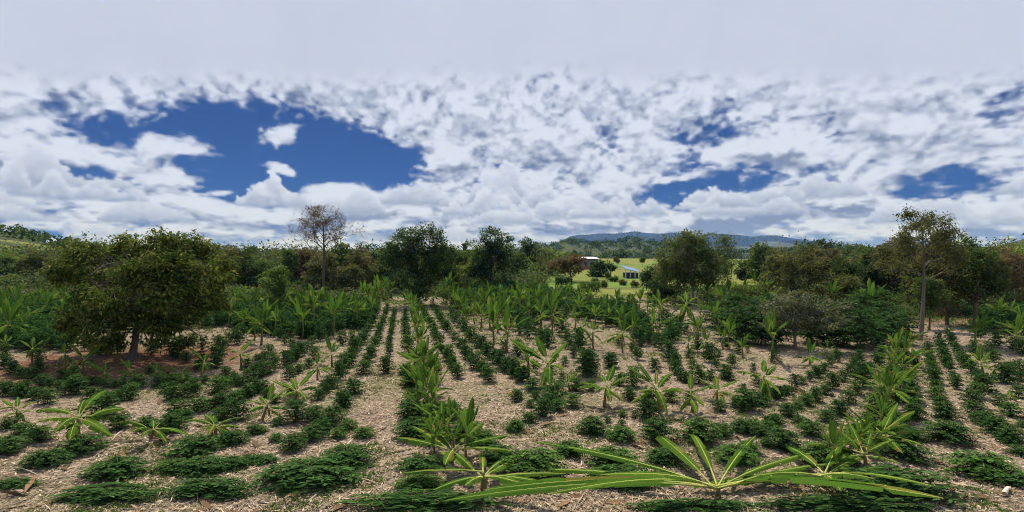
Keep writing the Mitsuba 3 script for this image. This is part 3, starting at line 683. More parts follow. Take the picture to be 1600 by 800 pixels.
Q = {'5': (conv(0, 500, 2.6667), 2.6667), '6': (conv(400, 500, 2.6667), 2.6667), '7': (conv(800, 500, 2.6667), 2.6667), '8': (conv(1200, 500, 2.6667), 2.6667),
     'a': (conv(0, 460, 4.444), 4.444), 'b': (conv(230, 460, 4.444), 4.444), 'c': (conv(460, 460, 4.444), 4.444), 'd': (conv(690, 420, 4.444), 4.444), 'e': (conv(900, 460, 4.444), 4.444),
     'f': (conv(1130, 460, 4.444), 4.444), 'g': (conv(1360, 460, 4.444), 4.444)}
ROWS = [
    ('5', 'the front row, near left corner', [(440, 725, 420), (880, 712, 330), (70, 682, 200)]),
    ('5', 'the second row, near left corner', [(190, 590, 170), (490, 620, 300), (720, 618, 160), (850, 612, 210), (965, 608, 120), (1035, 580, 110), (20, 540, 150), (10, 510, 90)]),
    ('5', 'the row behind the broad leaved banana', [(35, 442, 100), (160, 487, 130), (345, 528, 185), (810, 528, 185), (972, 502, 130), (1056, 466, 70)]),
    ('5', 'the row below the spreading tree shade', [(425, 388, 130), (500, 440, 110), (715, 452, 120), (738, 377, 90), (820, 370, 90), (915, 356, 72), (912, 402, 100), (985, 402, 120)]),
    ('a', 'the upper curved row, left edge', [(35, 500, 90), (85, 535, 90), (145, 565, 80), (215, 582, 90), (295, 620, 100), (345, 640, 80), (410, 652, 95), (515, 668, 150), (640, 702, 110), (770, 727, 110), (905, 712, 120)]),
    ('a', 'the lower curved row, left edge', [(35, 690, 120), (175, 688, 120), (255, 718, 120), (330, 742, 130)]),
    ('a', 'the loose row left of spreading tree', [(265, 525, 70), (430, 572, 80), (515, 585, 90), (525, 630, 100), (645, 620, 80), (735, 640, 70), (860, 640, 90), (955, 632, 110), (270, 460, 80), (20, 405, 80), (160, 240, 90), (385, 280, 90), (310, 190, 90), (600, 330, 80), (590, 380, 60), (700, 385, 80), (690, 420, 70), (830, 400, 70), (85, 370, 70)]),
    ('b', 'the red soil group under spreading tree', [(125, 300, 70), (140, 345, 75), (165, 400, 80), (200, 430, 90), (235, 365, 70), (265, 465, 70), (30, 410, 70), (60, 390, 60), (330, 340, 70), (385, 375, 80), (380, 470, 60), (20, 540, 60), (350, 520, 70)]),
    ('b', 'the shaded row below spreading tree', [(180, 612, 90), (280, 617, 80), (70, 632, 90), (170, 712, 135), (320, 692, 120), (400, 605, 60)]),
    ('b', 'the long climbing row by spreading tree', [(490, 658, 140), (545, 570, 90), (610, 610, 100), (650, 620, 90), (690, 590, 100), (740, 570, 100), (790, 555, 100), (830, 540, 90), (880, 515, 100), (955, 485, 90), (985, 465, 80), (1020, 440, 80), (1060, 415, 70)]),
    ('b', 'the shorter row under the climbing row', [(650, 705, 100), (700, 690, 110), (755, 665, 110), (805, 650, 90), (510, 772, 120), (985, 580, 90), (1050, 540, 60), (890, 740, 90)]),
    ('b', 'the loose row behind the climbing row', [(690, 512, 80), (770, 488, 80), (850, 430, 80), (480, 350, 90), (520, 400, 90), (470, 440, 100), (480, 500, 90), (620, 330, 90), (660, 290, 70), (820, 265, 100), (1005, 380, 70), (915, 300, 70), (560, 340, 70), (1000, 690, 80)]),
    ('c', 'the left row of the dirt lane', [(480, 535, 110), (525, 445, 90), (550, 375, 75), (580, 325, 65), (585, 280, 65), (603, 235, 55), (612, 205, 50), (628, 160, 48), (636, 130, 42), (645, 105, 38)]),
    ('c', 'the right row of the dirt lane', [(632, 535, 110), (657, 415, 60), (658, 352, 62), (668, 290, 52), (676, 250, 52), (682, 215, 48), (688, 180, 44), (692, 150, 42), (696, 128, 36)]),
    ('c', 'the row between lane and middle bananas', [(795, 630, 110), (770, 545, 90), (790, 405, 90), (785, 350, 80), (778, 300, 75), (770, 255, 70), (770, 215, 60), (768, 180, 50), (770, 150, 46)]),
    ('c', 'the row just right of middle bananas', [(890, 110, 46), (908, 150, 50), (918, 180, 50), (945, 215, 56), (962, 255, 60), (980, 300, 66), (998, 350, 80), (1026, 400, 46), (985, 530, 90)]),
    ('c', 'the second row right of middle bananas', [(960, 85, 44), (978, 115, 46), (1000, 150, 52), (1018, 190, 60), (1050, 250, 60), (1062, 445, 70)]),
    ('c', 'the row left of the dirt lane', [(560, 150, 66), (545, 190, 64), (528, 235, 66), (490, 290, 80), (470, 335, 80), (415, 405, 95), (375, 480, 110), (340, 525, 110), (305, 575, 120), (245, 640, 120), (165, 718, 110)]),
    ('c', 'the group around the upright lane bananas', [(40, 410, 90), (90, 390, 70), (125, 350, 60), (15, 450, 80), (140, 440, 90), (95, 500, 60), (35, 535, 60), (330, 340, 80), (400, 330, 70), (240, 290, 80), (180, 310, 80), (110, 285, 90), (60, 285, 70), (280, 240, 70), (210, 240, 70), (140, 270, 80), (200, 190, 70), (370, 190, 70)]),
    ('6', 'the open row below the dirt lane', [(405, 297, 85), (360, 352, 92), (320, 415, 115), (235, 477, 112), (150, 520, 135), (32, 580, 105), (450, 476, 92), (165, 405, 135), (18, 465, 70)]),
    ('6', 'the front row below the dirt lane', [(375, 575, 250), (215, 648, 375), (690, 600, 200), (690, 687, 250), (700, 757, 640)]),
    ('6', 'the row around near middle bananas', [(640, 268, 75), (645, 392, 120), (655, 468, 165), (800, 390, 120), (870, 470, 150), (950, 500, 130), (1010, 570, 170)]),
    ('d', 'the unbroken diagonal row', [(100, 380, 70), (140, 415, 70), (165, 445, 75), (205, 490, 90), (245, 535, 80), (280, 560, 90), (320, 600, 100), (370, 640, 100), (410, 670, 100), (450, 695, 100), (500, 730, 110), (560, 765, 100), (75, 330, 60)]),
    ('d', 'the open row beside the diagonal row', [(35, 428, 65), (95, 508, 65), (155, 570, 80), (165, 610, 80), (238, 668, 125), (325, 765, 115)]),
    ('d', 'the loose row beside middle bananas', [(5, 500, 40), (5, 580, 50), (50, 625, 95), (70, 665, 70), (110, 735, 105)]),
    ('d', 'the dark group among mid field bananas', [(540, 380, 90), (540, 440, 90), (600, 460, 100), (650, 430, 90), (690, 470, 80), (730, 480, 80), (740, 530, 90), (700, 520, 80), (830, 440, 90), (870, 480, 80), (880, 540, 80), (950, 535, 110), (915, 600, 80), (855, 660, 60), (435, 570, 70), (530, 600, 90), (645, 695, 70), (760, 720, 60), (480, 350, 70), (470, 410, 60), (590, 400, 80), (840, 770, 60)]),
    ('7', 'the open soil row before open bananas', [(20, 332, 55), (15, 452, 80), (130, 392, 95), (255, 352, 82), (175, 318, 95), (335, 457, 135), (455, 487, 120), (610, 485, 155), (780, 480, 172), (460, 397, 46), (560, 402, 112), (970, 452, 115), (1060, 430, 50)]),
    ('7', 'the front row before the open bananas', [(240, 540, 140), (415, 577, 185), (625, 575, 160), (930, 562, 200), (760, 775, 560), (985, 535, 120), (1055, 515, 60), (100, 605, 320), (455, 662, 340)]),
    ('7', 'the group under the open bananas', [(85, 284, 68), (40, 247, 62), (980, 362, 125), (1045, 352, 60), (860, 372, 75), (310, 217, 105), (505, 262, 82), (410, 187, 60), (570, 335, 80), (600, 365, 60), (490, 322, 60), (270, 285, 70), (330, 285, 60), (450, 260, 60), (660, 330, 70), (780, 255, 70), (700, 240, 60), (740, 340, 60)]),
    ('e', 'the dark row toward feathery olive tree', [(505, 330, 80), (505, 285, 75), (480, 240, 70), (475, 200, 70), (440, 260, 60), (400, 290, 60), (390, 380, 50), (432, 440, 75), (595, 370, 95), (620, 330, 80), (650, 440, 110), (690, 500, 90), (690, 540, 90), (680, 470, 80)]),
    ('e', 'the loose group beyond the open bananas', [(790, 450, 75), (810, 520, 75), (545, 520, 100), (930, 450, 120), (990, 440, 60), (972, 510, 66), (1040, 575, 90), (935, 585, 80), (845, 385, 85), (850, 240, 50), (770, 250, 40), (770, 600, 90), (240, 185, 70), (300, 180, 70), (360, 180, 80), (300, 340, 60), (240, 490, 90), (90, 530, 130), (20, 370, 90), (90, 110, 50), (130, 110, 50), (380, 110, 90), (1050, 200, 70), (980, 150, 90)]),
    ('f', 'the row climbing to the tall trunk', [(950, 460, 80), (910, 495, 70), (880, 545, 100), (830, 590, 80), (760, 640, 110), (710, 680, 100), (640, 730, 110), (580, 760, 100), (520, 785, 90)]),
    ('f', 'the shaded row beside grey leaved tree', [(790, 455, 80), (700, 530, 90), (650, 560, 80), (600, 590, 70), (500, 645, 100), (440, 680, 90), (380, 710, 90), (320, 690, 100), (240, 755, 110), (160, 770, 110), (90, 775, 80)]),
    ('f', 'the pale slope below the coffee hedge', [(105, 400, 70), (120, 355, 50), (170, 398, 36), (60, 490, 80), (210, 528, 60), (30, 585, 90), (235, 630, 80), (140, 665, 60), (360, 465, 80), (20, 370, 60), (345, 385, 60)]),
    ('8', 'the lower row climbing to tall trunk', [(30, 430, 72), (85, 396, 78), (180, 466, 115), (250, 415, 78), (300, 386, 82), (337, 338, 72), (395, 263, 92), (455, 185, 62), (472, 150, 38), (65, 512, 155), (-30, 470, 80)]),
    ('8', 'the row lining the right banana row', [(545, 150, 66), (610, 185, 50), (515, 225, 66), (590, 260, 72), (600, 332, 84), (490, 330, 90), (455, 385, 110), (610, 402, 90), (600, 480, 115), (430, 425, 90), (580, 560, 200), (250, 565, 210), (370, 470, 110), (560, 420, 90), (500, 440, 90)]),
    ('8', 'the front row, near right corner', [(300, 772, 700), (520, 690, 600), (890, 612, 300), (1010, 668, 230)]),
    ('8', 'the straight row below the tall trunk', [(668, 140, 46), (672, 165, 50), (682, 210, 58), (694, 255, 60), (703, 318, 82), (735, 402, 98), (755, 482, 162)]),
    ('8', 'the narrow row beside the straight row', [(712, 90, 36), (722, 130, 48), (735, 165, 50), (742, 190, 46), (757, 212, 44), (785, 280, 56)]),
    ('8', 'the long diagonal row, right edge', [(752, 70, 36), (768, 100, 42), (795, 155, 50), (822, 190, 56), (850, 213, 56), (900, 282, 100), (845, 347, 85), (862, 386, 95), (905, 422, 100), (955, 462, 110), (1010, 492, 110), (1048, 545, 90)]),
    ('8', 'the group by right edge bananas', [(985, 252, 82), (1010, 385, 100), (965, 345, 70), (1045, 312, 70), (1040, 215, 60), (1000, 235, 60), (940, 165, 50), (955, 105, 56), (1060, 440, 60), (920, 145, 50), (855, 140, 50), (1020, 120, 50), (1055, 135, 50), (870, 75, 46), (1055, 250, 60), (890, 60, 44)]),
]
ALL = []
for code, desc, items in ROWS:
    fn, k = Q[code]
    for i, (x, y, w) in enumerate(sorted(items, key=lambda t: -t[1])):
        px, py = fn(x, y)
        wp = w / k
        look = 'wide low' if wp > 60 else 'small' if wp < 15 else 'bushy'
        ALL.append((px, py, wp, f'{look} coffee bush, {ORD[i]} from near end of {desc}'))
SHOWN = set(sorted(range(len(ALL)), key=lambda i: -ALL[i][2] ** 2)[:299])
spare_bushes = []
for i, (px, py, wp, label) in enumerate(ALL):
    if i in SHOWN: place_bush(px, py, wp, None, label, 'young coffee bushes planted in rows')
    else: spare_bushes.append(bush_size(px, py, wp))

# the rows close up: plants between neighbours that stand apart in a row
for code, desc, items in ROWS:
    if ' row' not in desc: continue
    fn, k = Q[code]
    done = set()
    for i, (x, y, w) in enumerate(items):
        near = sorted((math.hypot(x - u, (y - v) * 1.6), j) for j, (u, v, _) in enumerate(items) if j != i)
        for dist, j in near[:2]:
            if (min(i, j), max(i, j)) in done or not 1.15 < dist / (.5 * (w + items[j][2])) < 2.3: continue
            done.add((min(i, j), max(i, j)))
            px, py = fn((x + items[j][0]) / 2, (y + items[j][1]) / 2)
            if py < 690: spare_bushes.append(bush_size(px, py, .82 * min(w, items[j][2]) / k))

# ------------------------------------------------------------------ far coffee bushes past the countable ones: one mass
def in_poly(x, y, poly):
    c = False
    for (x0, y0), (x1, y1) in zip(poly, poly[1:] + poly[:1]):
        if (y0 > y) != (y1 > y) and x < (x1 - x0) * (y - y0) / (y1 - y0) + x0: c = not c
    return c


def fill(polys, n, seed, dmin):
    rng = np.random.default_rng(seed); out = []
    for poly in polys:
        xs, ys = [p[0] for p in poly], [p[1] for p in poly]
        tries = got = 0
        while got < n and tries < n * 60:
            tries += 1
            x, y = rng.uniform(min(xs), max(xs)), rng.uniform(min(ys), max(ys))
            if not in_poly(x, y, poly): continue
            b = gp(x, y)
            if all((b[0] - o[0]) ** 2 + (b[1] - o[1]) ** 2 > dmin ** 2 for o in out):
                out.append(b); got += 1
    return out


LEFT_FAR = [(-10, 472), (110, 486), (110, 548), (30, 548), (-10, 528)]
TREE_FAR = [(95, 484), (350, 484), (350, 510), (230, 520), (110, 520)]
MID_FAR = [(340, 482), (590, 480), (570, 512), (480, 530), (400, 520), (345, 510)]
RIGHT_FAR = [(690, 462), (760, 452), (880, 455), (925, 474), (1000, 486), (990, 520), (905, 500), (800, 500), (720, 492)]
EDGE_FAR = [(1500, 486), (1610, 476), (1610, 530), (1540, 520)]
SLOPE_FAR = [(1000, 500), (1060, 505), (1060, 540), (1000, 540)]


def far_coffee():
    mb = MB(); rng = np.random.default_rng(3)
    protos, mids = [], []
    for fo, _ in MID_BUSH[:5]:
        v, f, _n, _uv, c = meshkit.WRITTEN[fo['filename']]
        mids.append((np.array(v, float), f, c))
    for fo, _ in FAR_BUSH:
        v, f, _n, _uv, c = meshkit.WRITTEN[fo['filename']]
        protos.append((np.array(v, float), f, c))
    pts = fill([LEFT_FAR], 190, 1, .8) + fill([TREE_FAR], 120, 2, .9) + fill([MID_FAR], 260, 3, .8) + fill([RIGHT_FAR], 260, 4, .85) + fill([EDGE_FAR], 50, 5, 1.1) + fill([SLOPE_FAR], 14, 6, 1.0)
    pts = [(b, None) for b in pts] + [(b, (w, D, h)) for b, w, D, h in spare_bushes]
    for b, size in pts:
        v, f, c = (mids if size and b[1] < 34 else protos)[rng.integers(5)]
        a = rng.uniform(0, 6.28); ca, sa = math.cos(a), math.sin(a)
        w, h = rng.uniform(.9, 1.35), rng.uniform(.85, 1.3)
        dd = w
        if size: w, dd, h = size
        mb.add(v @ np.array([[ca, sa, 0], [-sa, ca, 0], [0, 0, 1]]) * [w, dd, h] + [b[0], b[1], G(b[0], b[1])], f, c)
    scene['coffee_shrubbery'] = mb.shape('leaf_gloss')
    tag('coffee_shrubbery', 'dense far rows of dark coffee bushes at the field edge', kind='stuff')


far_coffee()

# full grown coffee below the silvery tree: a hedge of single shrubs
OLD = [(1140, 522, 60), (1165, 528, 60), (1190, 532, 62), (1212, 530, 60), (1150, 506, 56), (1180, 508, 60), (1208, 510, 58), (1268, 528, 56), (1292, 530, 56), (1318, 532, 60), (1345, 538, 60), (1368, 534, 58), (1392, 528, 56),
       (1300, 510, 54), (1330, 512, 56), (1358, 514, 56), (1384, 508, 54), (1240, 512, 56), (1120, 504, 50), (1410, 518, 50), (1345, 494, 48), (1376, 490, 48), (1275, 502, 50)]
nth = from_left(OLD)
for i, (x, y, w) in enumerate(OLD):
    place_bush(x, y, w, w * .62, f'tall dark coffee shrub, {nth[i]} from left in the hedge around the silvery tree', 'full grown coffee shrubs of the dark hedge', 'grown_coffee_shrub', OLD_BUSH)

# ------------------------------------------------------------------ banana plants
LEAFG, LEAFY, RIB = np.array([.055, .140, .020]), np.array([.15, .26, .035]), np.array([.34, .38, .11])


def banana_leaf(B, tip, W, rng, arch=.22, tears=.5, tint=None, n=15, torn_split=True, old=False):
    """(blade, midrib) meshes of a leaf from its foot B to its tip, bowed upward; the blade is folded along the rib and torn into strips."""
    B, tip = np.array(B, float), np.array(tip, float)
    v = tip - B; L = np.linalg.norm(v)
    hor = np.array([v[0], v[1], 0]); hl = np.linalg.norm(hor)
    hor = hor / hl if hl > .05 * L else unit(rng.normal(0, 1, 3) * [1, 1, 0])
    ctrl = B + v * .45 + np.array([0, 0, 1]) * L * arch - hor * L * arch * .25
    t = np.linspace(0, 1, n)[:, None]
    C = (1 - t) ** 2 * B + 2 * t * (1 - t) * ctrl + t ** 2 * tip
    Tn = unit(np.gradient(C, axis=0))
    S = unit(np.cross(Tn, np.array([0, 0, 1.]) + hor * .001 - hor * .6 * np.abs(Tn[:, 2:])))
    N = np.cross(S, Tn)
    N = np.where(N[:, 2:] < 0, -N, N)
    tint = rng.uniform(0, .55) if tint is None else tint
    base = LEAFG * (1 - tint) + LEAFY * tint
    if old: base = np.array([.17, .105, .045]) * rng.uniform(.7, 1.3)
    blade, rib = MB(), MB()
    rr = np.linspace(1, .12, n) * min(L * .0115, .026) + .003
    rib.add(*tube(C - N * rr[:, None] * .5, rr, 4), RIB * rng.uniform(.8, 1.1))
    t0 = .20
    prof = lambda s: W * .5 * np.clip(np.sin(np.pi * np.clip((s - t0) / (1 - t0), 0, 1) ** .8), 0, 1) ** .55
    at = lambda A, s: np.stack([np.interp(s, t[:, 0], A[:, k]) for k in range(3)], -1)
    for sg in (-1, 1):
        if torn_split:
            cuts = [t0]
            while cuts[-1] < .985: cuts.append(min(1.0, cuts[-1] + rng.uniform(.04, .10) if rng.random() < tears else cuts[-1] + rng.uniform(.16, .34)))
        else: cuts = [t0, .45, .75, 1.0]
        up0 = rng.uniform(-.08, .30)
        for a, b in zip(cuts[:-1], cuts[1:]):
            m = max(2, int((b - a) * n) + 1)
            s = np.linspace(a, b, m)
            up = up0 + rng.normal(0, .14) * tears
            dr_ = rng.uniform(.15, .75) * (.4 + tears)
            gap = .5 * min(.03, (b - a) * .2) * (tears > .1)
            so = np.linspace(a + gap, b - gap * rng.uniform(.3, 1.5), m) + .02
            c, cs, cn, ct = at(C, s), at(S, s), at(N, s), at(Tn, s)
            w = prof(s)[:, None]; wo = prof(np.clip(so, 0, 1))[:, None]
            co = at(C, np.clip(so, 0, 1))
            p1 = c + sg * cs * w * .55 + cn * w * up * .55
            p2 = co + sg * cs * wo * (1 - .12 * dr_) + cn * wo * (up - dr_) * .9
            vv = np.stack([c, p1, p2], 1).reshape(-1, 3)
            i = np.arange(m - 1)[:, None] * 3
            q = np.vstack([i + [0, 1, 4, 3], i + [1, 2, 5, 4]])
            cc = base * rng.uniform(.80, 1.18)
            if not old and a > .8 and tears > .55 and rng.random() < .25: cc = np.array([.20, .13, .05])
            if not old and rng.random() < .06 * (1 + tears): cc = cc * .5 + np.array([.13, .10, .03])
            col = np.tile(np.stack([cc * 1.06, cc, cc * .96 + [.006, 0, 0]]), (m, 1))
            blade.add(vv, np.vstack([q[:, [0, 1, 2]], q[:, [0, 2, 3]]]), col)
    return blade, rib


def merged(*mbs):
    o = MB()
    for m in mbs: o.add(*m.get())
    return o


def stem_mesh(foot, crown, r, rng):
    foot, crown = np.array(foot, float), np.array(crown, float)
    p = limb_path(rng, foot - [0, 0, .08], crown, .03, 7)
    mb = MB()
    v, f = tube(p, np.linspace(r * 1.15, r * .62, 7), 8)
    t = np.clip((v[:, 2:] - foot[2]) / max(.1, crown[2] - foot[2]), 0, 1)
    c = np.array([.17, .09, .045]) * (1 - t) + np.array([.16, .19, .065]) * t
    mb.add(v, f, c * (.75 + .5 * meshkit.noise(v * 9)[:, None]))
    return mb


def solve_tip(crown, tx, ty, L, sign):
    """A leaf tip on the sight line through (tx, ty), about L from the crown, nearer (-1) or farther (+1) than it."""
    best = None
    for dz in np.linspace(0, 1.2 * L, 40):
        z = crown[1] + sign * dz
        if z < 1.5: continue
        p = pt(tx, ty, z)
        p[2] = max(p[2], .14)
        e = abs(np.linalg.norm(p - crown) - L)
        if best is None or e < best[0]: best = (e, p)
    return best[1]


def custom_banana(code, crown, base, tips, label, L=None, crown_h=None, seed=0, width=None, r=None):
    width = width or (.17 if base is None else .23)
    """crown, base, tips in coordinates of one photograph section; base None: the stem stands under a crown at crown_h."""
    fn, k = Q[code]
    rng = np.random.default_rng(seed + 4000)
    cx, cy = fn(*crown)
    if base is not None:
        bx, by = fn(*base); foot = gp(bx, by); C = pt(cx, cy, foot[1] + .05)
    else:
        C = gp(cx, cy, crown_h); foot = np.array([C[0] * 1.01, C[1] + .1, 0])
    foot[2] = G(foot[0], foot[1])
    s = F / C[1]
    px_len = [math.hypot(fn(*t[:2])[0] - cx, fn(*t[:2])[1] - cy) / s for t in tips]
    L = L or np.percentile(px_len, 80) * 1.08
    key = numbered('banana_plant')
    scene[key + '__stem'] = stem_mesh(foot, C, r or .042 + .013 * L, rng).shape('wood', smooth=True)
    for i, t in enumerate(tips):
        tx, ty = fn(t[0], t[1])
        sg = t[2] if len(t) > 2 else (1 if ty < cy + 2 else -1)
        ll = max(L * rng.uniform(.85, 1.05), px_len[i] * 1.02)
        P = solve_tip(C, tx, ty, ll, sg)
        up = P[2] > C[2] + .35 * ll
        w = width * max(ll, .8) * rng.uniform(.9, 1.15) * (t[3] if len(t) > 3 else 1)
        low = .0 if up else rng.uniform(0, .30) * min(.8, C[2] - foot[2])
        blade, rib = banana_leaf(C + rng.normal(0, .02, 3) - [0, 0, low], P, w, rng, arch=.06 if up else rng.uniform(.14, .24) * (.35 if base is None else 1), tears=.2 if up else rng.uniform(.5, 1.0) * min(1, 1.6 / ll), n=20)
        lk = f'{key}__leaf' + ('' if i == 0 else f'_{i:03d}')
        scene[lk] = blade.shape('leaf_banana')
        scene[lk + '__midrib'] = rib.shape('wood', smooth=True)
    for i in range(rng.integers(1, 3) if base is not None else 0):            # withered leaves hanging by the stem
        a = rng.uniform(0, 6.28); d = np.array([math.cos(a), math.sin(a), 0])
        hh = max(.3, C[2] - foot[2])
        bl, rb = banana_leaf(C - [0, 0, .1 * hh], C + d * L * .22 - [0, 0, min(.8 * hh, .8 * L)], .10 * L, rng, arch=.3, tears=1.0, n=12, old=True)
        scene[f'{key}__withered_leaf' + ('' if i == 0 else f'_{i:03d}')] = merged(bl, rb).shape('leaf_banana')
    tag(key, label, 'banana plant', 'banana plants')


